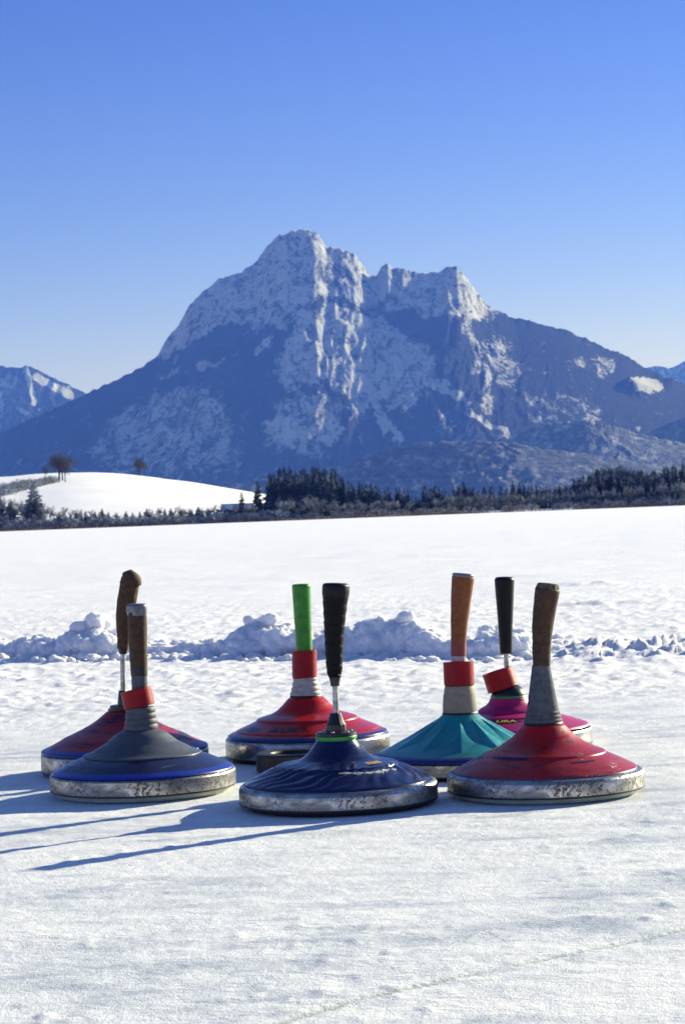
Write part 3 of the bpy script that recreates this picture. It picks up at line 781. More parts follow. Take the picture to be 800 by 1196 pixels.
# ------------------------------------------------------------------ mountains
def poly_field(px, py, pts, soft):
    """signed softness inside a polygon, numpy"""
    P = np.array(pts, float); n = len(P); inside = np.zeros(px.shape, bool); d2 = np.full(px.shape, 1e12)
    j = n-1
    for i in range(n):
        xi, yi = P[i]; xj, yj = P[j]
        c = ((yi > py) != (yj > py)) & (px < (xj-xi)*(py-yi)/((yj-yi) if yj != yi else 1e-9) + xi); inside ^= c
        ex, ey = xj-xi, yj-yi; t = np.clip(((px-xi)*ex+(py-yi)*ey)/(ex*ex+ey*ey), 0, 1)
        d2 = np.minimum(d2, (px-xi-t*ex)**2 + (py-yi-t*ey)**2); j = i
    d = np.sqrt(d2); d = np.where(inside, d, -d)
    return sstep(-soft, soft, d)
def line_field(px, py, pts, wd):
    d2 = np.full(px.shape, 1e12)
    for (a, b) in zip(pts, pts[1:]):
        ex, ey = b[0]-a[0], b[1]-a[1]; t = np.clip(((px-a[0])*ex+(py-a[1])*ey)/(ex*ex+ey*ey), 0, 1)
        d2 = np.minimum(d2, (px-a[0]-t*ex)**2+(py-a[1]-t*ey)**2)
    return 1-sstep(.5, 1.3, np.sqrt(d2)/wd)
def mask_main(px, py):
    wx = px + 9*fbm(px/28, py/28, 3, 5); wy = py + 9*fbm(px/28, py/28, 3, 8)
    S = np.full(px.shape, .06) + .10*fbm(px/40, py/25, 3, 12)
    def lay(f, v): 
        nonlocal S
        S = S*(1-f) + v*f
    lay(poly_field(wx, wy, [(175,425),(230,398),(262,380),(300,388),(335,378),(350,358),(372,350),(405,352),(440,362),(480,362),(520,378),(548,382),(585,362),(600,200),(150,200)], 6), .62)
    lay(poly_field(wx, wy, [(335,300),(410,300),(425,330),(400,335),(350,322)], 9), .56)
    lay(poly_field(wx, wy, [(345,362),(395,354),(440,366),(470,385),(500,410),(528,450),(505,452),(480,470),(455,485),(440,470),(428,470),(415,500),(404,470),(392,452),(370,440),(350,445),(330,462),(318,430),(332,398)], 6), .63)
    lay(line_field(wx, wy, [(436,470),(450,495),(470,522)], 5), .72)
    lay(line_field(wx, wy, [(470,415),(500,440),(540,470),(592,508)], 5), .66)
    lay(poly_field(wx, wy, [(310,500),(325,470),(350,450),(378,455),(398,480),(402,505),(385,528),(350,535),(320,528)], 6), .60)
    lay(poly_field(wx, wy, [(100,530),(118,498),(150,475),(185,462),(212,455),(238,446),(262,452),(280,470),(286,500),(284,540),(230,560),(150,555)], 9), .55)
    lay(poly_field(wx, wy, [(262,438),(282,455),(288,500),(278,540),(272,500),(255,460)], 6), .2)
    lay(poly_field(wx, wy, [(222,430),(240,420),(262,418),(255,430),(235,434)], 4), .64)
    lay(line_field(wx, wy, [(180,440),(205,428),(212,420)], 5), .5)
    lay(line_field(wx, wy, [(300,415),(312,402)], 6), .6)
    lay(line_field(wx, wy, [(548,378),(556,410),(565,440),(568,475)], 9), .56)
    lay(poly_field(wx, wy, [(565,395),(595,400),(608,430),(600,452),(578,448),(570,420)], 8), .5)
    lay(poly_field(wx, wy, [(612,460),(650,455),(700,470),(715,495),(670,492),(620,492)], 9), .38)
    lay(poly_field(wx, wy, [(668,418),(720,420),(722,432),(700,440),(672,434)], 6), .44)
    lay(poly_field(wx, wy, [(520,470),(540,500),(530,520),(505,500)], 8), .3)
    lay(.6*sstep(505, 560, py), .34)  # paler foot: frosted forest, with valley haze painted into the mask
    mx = px + 4*fbm(px/5, py/5, 3, 44); my = py + 3*fbm(px/5, py/5, 3, 46)
    lay(poly_field(mx, my, [(735,442),(752,440),(774,447),(772,456),(752,459),(742,454)], 2), 1.5)
    return S
def mask_left(px, py):
    S = np.full(px.shape, .18) + .15*fbm(px/18, py/14, 3, 22)
    for f, v in ((line_field(px, py, [(30,430),(36,450),(40,470)], 4), .85), (line_field(px, py, [(42,440),(60,450),(82,462)], 5), .8), (line_field(px,py,[(24,478),(30,482)],3), .9), (poly_field(px, py, [(-100,440),(20,440),(30,470),(0,490),(-100,490)], 8), .5)):
        S = S*(1-f) + v*f
    return S
def mountain_mat(name):
    m, nt, p = mat(name)
    t = nt.nodes.new('ShaderNodeTexCoord'); v = t.outputs['Object']
    at = nt.nodes.new('ShaderNodeAttribute'); at.attribute_name = 'snow'
    mp = nt.nodes.new('ShaderNodeMapping'); mp.inputs['Scale'].default_value = (1, .45, .4); nt.links.new(v, mp.inputs[0])
    n1 = noise_n(nt, .020, 9, .80, .8, mp.outputs[0]); n2 = noise_n(nt, .06, 4, .75, 0, v)
    a = math_n(nt, 'ADD', at.outputs['Fac'], math_n(nt, 'MULTIPLY', math_n(nt, 'SUBTRACT', n1.outputs[0], .5), 2.9))
    a = math_n(nt, 'ADD', a, math_n(nt, 'MULTIPLY', math_n(nt, 'SUBTRACT', n2.outputs[0], .5), 1.0))
    fac = ramp(nt, a, [(.37, (0,0,0)), (.70, (1,1,1))])
    fr = ramp(nt, n2.outputs[0], [(.35, (.008,.014,.02)), (.65, (.022,.032,.042))])
    rock = mixc(nt, ramp(nt, at.outputs['Fac'], [(.5,(0,0,0)),(.7,(1,1,1))]).outputs[0], fr.outputs[0], (.07,.07,.075))
    c = mixc(nt, fac.outputs[0], rock, (.64,.67,.71))
    hi = ramp(nt, at.outputs['Fac'], [(.9, (0,0,0)), (1.0, (1,1,1))])
    c = mixc(nt, hi.outputs[0], c, (.58,.60,.63))
    nt.links.new(c, p.inputs['Base Color']); p.inputs['Roughness'].default_value = .95; p.inputs['Specular IOR Level'].default_value = .05
    bump(nt, p, math_n(nt, 'ADD', n1.outputs[0], math_n(nt, 'MULTIPLY', n2.outputs[0], .25)), .9, 45)
    return m
MM = mountain_mat('mountain_forest_snow')
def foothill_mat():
    m, nt, p = mat('frosted_wood_mist_tone')
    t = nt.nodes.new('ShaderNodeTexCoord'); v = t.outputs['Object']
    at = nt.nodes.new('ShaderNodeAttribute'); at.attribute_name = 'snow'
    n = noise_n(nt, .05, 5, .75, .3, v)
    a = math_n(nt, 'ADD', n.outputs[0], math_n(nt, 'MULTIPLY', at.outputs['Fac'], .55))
    r = ramp(nt, a, [(.42, (.05,.065,.08)), (.66, (.13,.15,.17)), (.85, (.42,.44,.47))])  # frosted trees, lightened further to paint in the valley mist
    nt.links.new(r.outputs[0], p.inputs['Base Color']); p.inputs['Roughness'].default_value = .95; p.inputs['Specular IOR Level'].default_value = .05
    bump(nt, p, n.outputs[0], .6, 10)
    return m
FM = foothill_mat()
def terrain(name, sil, Dr, Db, x0, x1, nc, nrow, amp, mfun, m, power=1.25, jag=1.0, gully=30, base_z=-3, back=1.5, tweak=None, seed=0):
    pxs = np.linspace(x0, x1, nc); S = np.array(sil, float)
    pys = np.interp(pxs, S[:,0], S[:,1])
    base_pys = pys.copy(); pys = pys + jag*(1.6*perlin(pxs/9, pxs*0+seed, seed+1) + 1.3*perlin(pxs/3.2, pxs*0+seed, seed+2) + .8*np.abs(perlin(pxs/1.6, pxs*0, seed+3)))
    U, V = np.array([uv(a, b) for a, b in zip(pxs, pys)]).T
    Zr = HC + V*Dr
    kw = max(3, int(95/((x1-x0)/nc)))|1; wdw = np.hanning(kw+2)[1:-1]; wdw /= wdw.sum()
    Zs = np.convolve(np.pad(Zr, kw//2, 'edge'), wdw, 'valid')
    Zq = HC + np.array([uv(a, b) for a, b in zip(pxs, base_pys)])[:,1]*Dr
    tt = np.concatenate([np.linspace(0, 1, nrow)**.9, np.linspace(1, back, nrow//4)[1:]])
    T = tt[:, None]; Y = Db + (Dr-Db)*T + 0*U[None]
    pf = np.where(T <= 1, np.clip(T, 0, 1)**power, np.clip(1-(T-1)/(back-1), 0, 1)**1.1)
    bl = np.where(T <= 1, sstep(.55, 1, T), 1-sstep(1, 1+.38*(back-1), T)); b2 = np.where(T <= 1, sstep(.94, 1, T), 1-sstep(1, 1.06, T))
    Zm = Zs[None]*(1-bl) + Zq[None]*bl + (Zr-Zq)[None]*b2
    Z = base_z + (Zm-base_z)*pf
    env = np.clip(np.sin(np.pi*np.clip(T, 0, 1)**1.4), 0, 1)**.7*np.clip((Zr[None])/(Zr.max()), 0.1, 1)
    PX = pxs[None] + 0*T
    wq = fbm(PX/60, T*3+0*PX, 2, seed+30)
    g = ridged(PX/gully/1.5 + T*1.3 + wq*.9, T*2.6 - PX/gully*.4 + wq*.7, 6, seed+33) - .55
    g2 = fbm(PX/13, T*9 + 0*PX, 4, seed+37)
    calm = 1 - .65*sstep(560, 640, PX) - .5*(1-sstep(150, 260, PX))
    Z = Z + env*amp*calm*(g*.8 + .22*g2)
    # keep every slope below the skyline of its own column
    lim = HC + (V[None]-1.2/F)*Y
    Z = np.where(T < .97, np.minimum(Z, lim), Z)
    X = U[None]*Y
    if tweak: Z = tweak(X, Y, Z)
    VV = np.stack([X, Y, Z], -1).reshape(-1, 3)
    o = mesh_obj(name, VV, grid_faces(len(tt), nc), m)
    vx, vz = X/Y, (Z-HC)/Y
    a = vx*F; b = vz*F
    ppx = 400+a*cR-b*sR; ppy = HORY-a*sR-b*cR
    at = o.data.attributes.new('snow', 'FLOAT', 'POINT'); at.data.foreach_set('value', mfun(ppx, ppy).astype(np.float32).ravel())
    tag(o, kind='structure')
    return o
def meadow(X, Y, Z):
    px, py = pix(X/Y, (Z-HC)/Y)
    r = np.hypot((px-754)/24, (py-450)/14); w_ = 1-sstep(.6, 1.25, r)
    sel = r < .4; yc = Y[sel].mean() if sel.any() else 8700
    return Z - w_*(Y-yc)*.20 + w_*(X-X[sel].mean() if sel.any() else 0)*-.12
SIL_MAIN = [(-560,606),(-300,560),(-150,538),(-60,522),(0,506),(60,479),(103,459),(125,448),(150,437),(172,424),(185,413),(195,395),(210,378),(220,358),(228,348),(245,335),(255,325),(268,322),(282,317),(300,304),(310,289),(324,275),(340,270),(352,267),(365,269),(374,277),(380,287),(398,291),(412,296),(421,305),(432,321),(439,323),(445,312),(452,307),(458,312),(470,313),(480,317),(500,319),(512,317),(521,311),(533,311),(541,319),(550,333),(565,352),(575,360),(600,371),(640,380),(660,385),(690,398),(705,406),(725,412),(750,427),(775,438),(800,449),(850,468),(950,500),(1100,540),(1400,606)]
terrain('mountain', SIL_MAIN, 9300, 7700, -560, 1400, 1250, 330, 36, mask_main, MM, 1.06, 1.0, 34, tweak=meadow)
terrain('mountain', [(-1500,606),(-1150,560),(-900,545),(-650,490),(-400,470),(-200,450),(-60,425),(-20,432),(0,427),(12,429),(22,430),(30,426),(40,430),(60,440),(80,449),(103,461),(150,490),(200,520)], 12500, 11250, -1500, 200, 800, 130, 150, mask_left, MM, 1.2, .8, 20, seed=50)
terrain('mountain', [(700,470),(740,433),(765,427),(782,430),(800,421),(860,400),(1000,420),(1200,480),(1700,540),(2100,606)], 17000, 15800, 700, 2100, 500, 60, 120, lambda a, b: np.full(a.shape, .35), MM, 1.2, .6, 30, seed=60)
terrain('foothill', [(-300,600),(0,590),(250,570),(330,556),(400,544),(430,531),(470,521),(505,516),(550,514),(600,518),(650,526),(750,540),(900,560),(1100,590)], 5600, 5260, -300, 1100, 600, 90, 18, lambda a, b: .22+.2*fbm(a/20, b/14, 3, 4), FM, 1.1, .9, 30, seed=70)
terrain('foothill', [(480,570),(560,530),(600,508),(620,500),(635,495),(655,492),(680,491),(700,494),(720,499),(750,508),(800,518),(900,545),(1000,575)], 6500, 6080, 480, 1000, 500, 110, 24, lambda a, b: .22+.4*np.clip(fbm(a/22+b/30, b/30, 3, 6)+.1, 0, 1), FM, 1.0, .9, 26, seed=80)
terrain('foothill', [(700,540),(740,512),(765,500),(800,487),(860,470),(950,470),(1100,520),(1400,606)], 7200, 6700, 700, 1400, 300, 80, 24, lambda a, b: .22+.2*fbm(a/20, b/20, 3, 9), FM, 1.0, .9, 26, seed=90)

# ------------------------------------------------------------------ far shore land, hill
LAND = simple('far_snow', (.88,.885,.90), .8, .03, .05, bstr=0)
SH = 700.0
def land():
    xs = np.concatenate([np.linspace(-6000, -260, 30), np.linspace(-250, 250, 201), np.linspace(260, 6000, 30)])
    ys = np.concatenate([np.linspace(SH-6, SH+30, 25), np.linspace(SH+40, 1500, 60), np.linspace(1550, 24000, 60)])
    X, Y = np.meshgrid(xs, ys)
    Z = .9*sstep(0, 14, Y-SH+3*perlin(X/25, X*0, 3))-.25 + .3*fbm(X/20, Y/20, 2, 2)*sstep(0, 10, Y-SH)
    ob = mesh_obj('land', np.stack([X, Y, Z], -1).reshape(-1,3), grid_faces(len(ys), len(xs)), LAND); tag(ob, kind='structure')
land()
HILL = [(-400,600),(-250,575),(-100,560),(0,557.5),(50,553),(100,551),(150,554),(200,560),(250,567),(300,575),(345,583),(400,594),(440,604)]
def hill_z(px, T):
    pass
def hill():
    pxs = np.linspace(-400, 440, 240); pys = np.interp(pxs, *np.array(HILL).T); pys = np.convolve(np.pad(pys, 6, 'edge'), np.ones(13)/13, 'valid')
    U, V = np.array([uv(a, b) for a, b in zip(pxs, pys)]).T
    Dr, Db = 1150., 760.; Zr = HC+V*Dr
    tt = np.concatenate([np.linspace(0, 1, 60), np.linspace(1, 1.7, 25)[1:]]); T = tt[:, None]
    Y = Db+(Dr-Db)*T+0*U[None]; Z = np.clip(Zr, 0, None)[None]*np.where(T <= 1, np.sin(np.clip(T, 0, 1)*np.pi/2)**1.05, np.clip(1-((T-1)/.7)**2, 0, 1)) - .6
    X = U[None]*Y; Z = Z + .35*fbm(X/40, Y/40, 3, 3)*np.clip(T*3, 0, 1)
    ob = mesh_obj('snow_hill', np.stack([X, Y, Z], -1).reshape(-1,3), grid_faces(len(tt), len(pxs)), LAND); tag(ob, kind='structure')
    def zat(px, T0):
        u = uv(px, np.interp(px, *np.array(HILL).T))
        zr = max(0, HC+u[1]*Dr); t = T0
        z = zr*(math.sin(min(1,t)*math.pi/2)**1.05 if t <= 1 else 1-((t-1)/.7)**2)-.6
        Yv = Db+(Dr-Db)*t; return u[0]*Yv, Yv, z
    return zat
hz = hill()
# tractor track up the hill
def track(name, pts, wd):
    V = []; Fc = []
    for i, (px, T0) in enumerate(pts):
        x, y, z = hz(px, T0)
        V += [(x-wd/2, y, z+.9), (x+wd/2, y, z+.9)]
    for i in range(len(pts)-1): Fc.append((i*2, i*2+1, i*2+3, i*2+2))
    m = simple('packed_track', (.55,.58,.63), .8, .1, .2)
    tag(mesh_obj(name, V, Fc, m), kind='structure')

# ------------------------------------------------------------------ trees
def leafmat(name, lo, hi, snowy, sc_=1.2):
    m, nt, p = mat(name)
    t = nt.nodes.new('ShaderNodeTexCoord'); v = t.outputs['Object']
    n = noise_n(nt, sc_, 4, .7, 0, v); r = ramp(nt, n.outputs[0], [(.35, lo), (.65, hi)])
    oi = nt.nodes.new('ShaderNodeObjectInfo')
    b = nt.nodes.new('ShaderNodeHueSaturation'); nt.links.new(r.outputs[0], b.inputs['Color'])
    mr = nt.nodes.new('ShaderNodeMapRange'); mr.inputs['To Min'].default_value = .65; mr.inputs['To Max'].default_value = 1.45
    nt.links.new(oi.outputs['Random'], mr.inputs[0]); nt.links.new(mr.outputs[0], b.inputs['Value'])
    n2 = noise_n(nt, sc_*2.5, 3, .7, 0, v)
    f = ramp(nt, n2.outputs[0], [(.62-snowy, (0,0,0)), (.72-snowy, (.8,.8,.8))])
    c = mixc(nt, f.outputs[0], b.outputs[0], (.55,.58,.62))
    nt.links.new(c, p.inputs['Base Color']); p.inputs['Roughness'].default_value = .9; p.inputs['Specular IOR Level'].default_value = .1
    return m
NEEDLE = leafmat('conifer_needles', (.016,.032,.042), (.06,.09,.105), .13)
NEEDLE_F = leafmat('frosted_needles', (.04,.05,.06), (.13,.15,.16), .20)
BARK = leafmat('bark', (.03,.022,.018), (.07,.055,.045), -.05)
TWIG = leafmat('bare_twigs', (.10,.105,.10), (.22,.225,.21), .14)
TWIG_D = leafmat('dark_twigs', (.045,.042,.04), (.09,.083,.075), -.05)
TWIG_G = leafmat('frosted_twigs', (.15,.16,.155), (.32,.33,.32), .12)
REED = leafmat('dry_reeds', (.20,.12,.06), (.38,.25,.15), -.1)
def tri_mesh(name, V, Fc, m):
    me = bpy.data.meshes.new(name); me.from_pydata(V, [], Fc); me.update(); me.materials.append(m); return me
def cone_mesh(pts, V, Fc, k=5):
    """tapered limb through pts [(Vector, r)]"""
    st = len(V)
    for i, (p, r) in enumerate(pts):
        for j in range(k):
            a = 2*math.pi*j/k; V.append((p.x+r*math.cos(a), p.y+r*math.sin(a), p.z))
    for i in range(len(pts)-1):
        for j in range(k):
            j2 = (j+1) % k; Fc.append((st+i*k+j, st+i*k+j2, st+(i+1)*k+j2, st+(i+1)*k+j))
def conifer_protos(seed, wid, m, n=16):
    r = random.Random(seed); V = []; Fc = []
    for i in range(n*3):
        z = .06 + .93*(i/(n*3)); taper = (1-z)**.8
        Lr = wid*taper*r.uniform(.65, 1.15) + .012
        for j in range(7 if z < .8 else 5):
            a = r.uniform(0, 2*math.pi); L = Lr*r.uniform(.6, 1.2)
            d = Vector((math.cos(a), math.sin(a), 0)); sd_ = Vector((-math.sin(a), math.cos(a), 0))
            b = Vector((0,0,z)); droop = r.uniform(.1, .5)*L
            mid = b + d*L*.55 + Vector((0,0,.04*L)); tip = b + d*L - Vector((0,0,droop))
            wd = L*r.uniform(.22, .42)
            st = len(V)
            for q in (b, mid+sd_*wd-Vector((0,0,wd*.3)), tip, mid-sd_*wd-Vector((0,0,wd*.3)), mid-Vector((0,0,L*.35+.008))): V.append(q[:])
            Fc += [(st, st+1, st+2), (st, st+2, st+3), (st, st+4, st+2), (st+1, st+4, st+3)]
    crown = tri_mesh('crown', V, Fc, m)
    V = []; Fc = []; cone_mesh([(Vector((0,0,-.03)), .018), (Vector((0,0,.4)), .012), (Vector((0,0,.97)), .002)], V, Fc, 6)
    trunk = tri_mesh('trunk', V, Fc, BARK); return trunk, crown
def bare_protos(seed, wid, m, base=.2, twigs=900, tw=.008):
    r = random.Random(seed); V = []; Fc = []; TV = []; TF = []
    tips = []
    def limb(p, d, L, rad, lev):
        q = p; pts = [(p, rad)]
        for k in range(3):
            d = (d + Vector((r.gauss(0,.16), r.gauss(0,.16), r.gauss(.05,.08)))).normalized(); q = q + d*L/3
            pts.append((q, rad*(1-.22*(k+1)))); 
            if lev > 0: tips.append((q, d))
        cone_mesh(pts, V, Fc, 5 if lev < 2 else 3)
        if lev < 3:
            for k in range(4 if lev else 6):
                nd = (d*.55 + Vector((r.gauss(0,.75), r.gauss(0,.75), r.gauss(.12,.3)))).normalized()
                if lev == 0: st_ = p + (q-p)*r.uniform(.45, 1)
                else: st_ = p + (q-p)*r.uniform(.4, 1)
                limb(st_, nd, L*r.uniform(.45,.7), rad*.5, lev+1)
    limb(Vector((0,0,-.03)), Vector((0,0,1)), .5+base*.3, .022, 0)
    for k in range(twigs):
        q, d = r.choice(tips); nd = (d + Vector((r.gauss(0,.8), r.gauss(0,.8), r.gauss(.3,.5)))).normalized()
        L = r.uniform(.05, .14); e = q + nd*L; sd_ = nd.cross(Vector((r.gauss(0,1), r.gauss(0,1), r.gauss(0,1)))).normalized()*tw
        st = len(TV); TV += [(q-sd_)[:], (q+sd_)[:], e[:]]; TF.append((st, st+1, st+2))
    zmax = max(v[2] for v in TV); xm = max(max(abs(v[0]), abs(v[1])) for v in TV)
    sx = wid/xm; f = lambda v: (v[0]*sx, v[1]*sx, v[2]/zmax)
    return tri_mesh('trunk', [f(v) for v in V], Fc, BARK), tri_mesh('crown', [f(v) for v in TV], TF, m)
def bush_protos(seed, m, n=420):
    r = random.Random(seed); V = []; Fc = []; V2 = []; F2 = []
    for k in range(9):
        a = r.uniform(0, 6.28); q = Vector((math.cos(a)*.5, math.sin(a)*.5, r.uniform(.6,.95)))
        cone_mesh([(Vector((0,0,-.05)), .02), (q*.5+Vector((0,0,.1)), .012), (q, .003)], V2, F2, 3)
    for k in range(n):
        a = r.uniform(0, 6.28); rad = math.sqrt(r.random())*.75; z = r.random()*(1-rad*.6)
        q = Vector((math.cos(a)*rad, math.sin(a)*rad, z)); d = Vector((q.x*.6+r.gauss(0,.4), q.y*.6+r.gauss(0,.4), .8)).normalized()
        e = q + d*r.uniform(.1,.3); s_ = d.cross(Vector((r.gauss(0,1), r.gauss(0,1), r.gauss(0,1)))).normalized()*.03
        st = len(V); V += [(q-s_)[:], (q+s_)[:], e[:]]; Fc.append((st, st+1, st+2))
    return tri_mesh('stems', V2, F2, BARK), tri_mesh('crown', V, Fc, m)
CON = [conifer_protos(20+i, .17+.03*(i % 3), NEEDLE) for i in range(5)]
CONF = [conifer_protos(40+i, .20+.03*(i % 3), NEEDLE_F) for i in range(3)]
BARE = [bare_protos(60+i, .30+.05*(i % 3), TWIG) for i in range(5)]
BAREG = [bare_protos(80+i, .32, TWIG_G) for i in range(3)]
def round_tree(seed, m, n=2600):
    r = random.Random(seed); V = []; Fc = []; TV = []; TF = []
    cone_mesh([(Vector((-.02,0,-.04)), .028), (Vector((-.015,0,.3)), .02), (Vector((0,0,.75)), .008)], V, Fc, 6)
    cone_mesh([(Vector((.06,.02,-.04)), .020), (Vector((.05,.02,.3)), .014), (Vector((.10,0,.6)), .006)], V, Fc, 5)
    for k in range(26):
        a = r.uniform(0, 6.28); q = Vector((math.cos(a)*r.uniform(.15,.34), math.sin(a)*r.uniform(.15,.34), r.uniform(.4,.92)))
        b = Vector((0,0,r.uniform(.2,.55))); cone_mesh([(b, .009), ((b+q)/2+Vector((0,0,-.03)), .006), (q, .002)], V, Fc, 3)
    lob = [(Vector((r.gauss(0,.16), r.gauss(0,.16), r.uniform(.42,.78))), r.uniform(.14,.24)) for _ in range(9)]
    for k in range(n):
        c_, rad = r.choice(lob); d = Vector((r.gauss(0,1), r.gauss(0,1), r.gauss(0,1))).normalized(); q = c_ + d*rad*r.random()**.6
        nd = (d + Vector((r.gauss(0,.5), r.gauss(0,.5), .6))).normalized(); e = q + nd*r.uniform(.04,.10)
        s_ = nd.cross(Vector((r.gauss(0,1), r.gauss(0,1), r.gauss(0,1)))).normalized()*.0045
        st = len(TV); TV += [(q-s_)[:], (q+s_)[:], e[:]]; TF.append((st, st+1, st+2))
    return tri_mesh('trunk', V, Fc, BARK), tri_mesh('crown', TV, TF, m)
BAREH = [round_tree(70+i, TWIG_D) for i in range(3)]
BUSH = [bush_protos(90+i, TWIG) for i in range(3)]; BUSHG = [bush_protos(95+i, NEEDLE_F) for i in range(2)]
def plant(kind, protos, X, Y, z, H_, label, cat, group, wide=1.0):
    tr, crn = rng.choice(protos)
    o = empty(kind, (X, Y, z), label, cat, group, rng.uniform(0, 6.28)); o.scale = (H_*wide, H_*wide, H_)
    a = bpy.data.objects.new('stems' if 'shrub' in kind else 'trunk', tr); b = bpy.data.objects.new('crown', crn)
    for q in (a, b): C.objects.link(q); q.parent = o
    return o
def shore(px, back): 
    Y = SH + 3 + back; u, _ = uv(px, HORY-(px-400)*ROLL); return u*Y, Y
def hpx(px, ytop, Y):  # tree height for a top at image row ytop
    return HC + uv(px, ytop)[1]*Y
def row(x0, x1, n, top, jit, back, protos, kind, label, cat, group, wide=1.0):
    for i in range(n):
        px = x0 + (x1-x0)*(i+rng.uniform(.1,.9))/n
        X, Y = shore(px, rng.uniform(*back)); yt = np.interp(px, *np.array(top).T) + abs(rng.gauss(0, jit))
        H_ = max(2.0, hpx(px, yt, Y)); plant(kind, protos, X, Y, .5, H_, label, cat, group, wide)
# centre clump
TC = [(298,560),(312,556),(322,549),(335,544),(350,549),(372,545),(390,549),(400,556),(410,562),(425,563),(440,568),(470,571),(480,574)]
TC = [(a, b-3) for a, b in TC]
row(314, 402, 26, TC, 6, (18, 60), CON, 'conifer', 'tall dark conifer in the densest clump left of the middle of the far shore', 'conifer', 'conifers of the dense middle clump', 1.15)
row(400, 480, 18, TC, 6, (12, 45), CON, 'conifer', 'mid-height dark conifer in the row right of the densest clump', 'conifer', 'conifers right of the dense clump', 1.05)
row(322, 480, 24, [(322,582),(360,578),(400,581),(480,585)], 4, (5, 15), BAREG, 'bare_tree', 'pale leafless tree in front of the middle conifers on the far shore', 'tree', 'pale bare trees in front of the middle clump', 1.1)
# middle low woods
TM = [(480,572),(500,566),(520,568),(540,560),(548,569),(600,562),(640,567),(680,565),(700,558)]
row(480, 560, 20, TM, 6, (20, 60), CON, 'conifer', 'low dark conifer in the gap-filled woods past the middle of the shore', 'conifer', 'low conifers in the middle woods', 1.25)
row(560, 690, 26, TM, 5, (20, 60), CON, 'conifer', 'low conifer behind the brown trees right of the middle of the shore', 'conifer', 'conifers behind the brown trees', 1.2)
row(505, 690, 40, [(505,577),(600,574),(660,574),(690,572)], 3, (10, 20), BARE, 'bare_tree', 'brown leafless tree in the low woods right of the middle of the far shore', 'tree', 'brown bare trees of the low woods', 1.0)
# right woods
TR = [(665,560),(690,552),(700,547),(730,547),(760,549),(780,544),(800,539),(860,536),(1000,541)]
row(668, 830, 56, TR, 6, (25, 75), CON, 'conifer', 'dark conifer in the dense wood at the right end of the far shore', 'conifer', 'conifers of the right hand wood', 1.2)
row(668, 830, 30, [(665,572),(740,566),(800,562),(900,560)], 3, (8, 20), CONF, 'conifer', 'frosted conifer along the front edge of the wood at the right', 'conifer', 'frosted conifers at the edge of the right hand wood', 1.2)
row(690, 830, 8, [(665,566),(800,558),(900,558)], 3, (8, 18), BARE, 'bare_tree', 'leafless brown tree at the front edge of the right hand wood', 'tree', 'bare trees of the right hand wood', 1.0)
# left shore
row(60, 296, 26, [(60,598),(120,597),(200,594),(250,592),(296,586)], 4, (6, 20), CONF, 'conifer', 'small frosted conifer on the shore below the snow hill', 'conifer', 'small conifers below the snow hill', 1.5)
row(-60, 112, 16, [(-60,574),(0,576),(60,585),(112,594)], 4, (8, 24), BAREG, 'bare_tree', 'frosted leafless tree in the thicket at the left end of the far shore', 'tree', 'frosted trees of the left thicket', 1.3)
row(-60, 300, 34, [(-60,600),(60,600),(150,594),(200,590),(300,586)], 4, (4, 16), BARE, 'bare_tree', 'small leafless brown tree on the shore below the snow hill', 'tree', 'small bare trees below the snow hill', 1.3)
row(-60, 830, 46, [(-60,612),(0,612),(200,606),(400,595),(600,589),(830,582)], 4.5, (0, 6), BUSH, 'shrub', 'leafless brown shrub at the edge of the frozen lake', 'shrub', 'brown shrubs along the shore', 1.6)
row(-60, 330, 30, [(-60,606),(0,606),(200,601),(330,594)], 2, (1, 8), BUSHG, 'shrub', 'frosted grey shrub on the shore below the snow hill', 'shrub', 'frosted shrubs below the snow hill', 1.5)
for (px, top, k, wd, lab) in [(41, 562, CONF, 1.75, 'large frosted conifer at left below the snow hill, taller than its neighbours'),
        (14, 583, CONF, 1.6, 'broad conifer near the left edge of the picture on the shore'),
        (1, 574, CONF, 1.2, 'narrow conifer cut by the left edge on the shore'),
        (120, 594, CON, 1.7, 'small blue dark conifer standing alone left of the pair on the shore'),
        (283, 575, CON, 1.6, 'dark pointed conifer standing just right of the shore hut'),
        (302, 561, CON, 1.3, 'slim pointed conifer at the left end of the dense clump'),
        (232, 592, CON, 2.2, 'round dark blue conifer left of the shore hut')]:
    X, Y = shore(px, 16); plant('conifer', k, X, Y, .3, hpx(px, top, Y), lab, 'conifer', 'conifers on the far shore', wd)
# hill trees and hedge
for (px, T0, top, wd, prot, lab) in [(70, .55, 525, 1.65, BAREH, 'tall leafless tree with wide crown standing on the snow hill'),
        (53, .62, 544, .7, BAREH, 'small thin leafless tree just left of the tall hill tree'),
        (163, 1.02, 531, 1.3, BAREH, 'leafless tree rising behind the crest of the snow hill'),
        (76, .52, 532, .7, BAREH, 'slimmer leafless tree growing right against the tall hill tree')]:
    X, Y, z = hz(px, T0); plant('bare_tree', prot, X, Y, z, hpx(px, top, Y)-z, lab, 'tree', 'bare trees on the snow hill', wd*.85)
for i in range(20):
    px = 2 + 62*i/19; T0 = .38 + .14*i/19; X, Y, z = hz(px, T0)
    plant('shrub', rng.choice([BUSH, BUSHG]), X, Y, z, rng.uniform(2.6, 5.0)*(1.2-.5*i/19), 'dark shrub in the hedge climbing the snow hill towards the tall tree', 'shrub', 'hedge shrubs on the snow hill', 1.2)
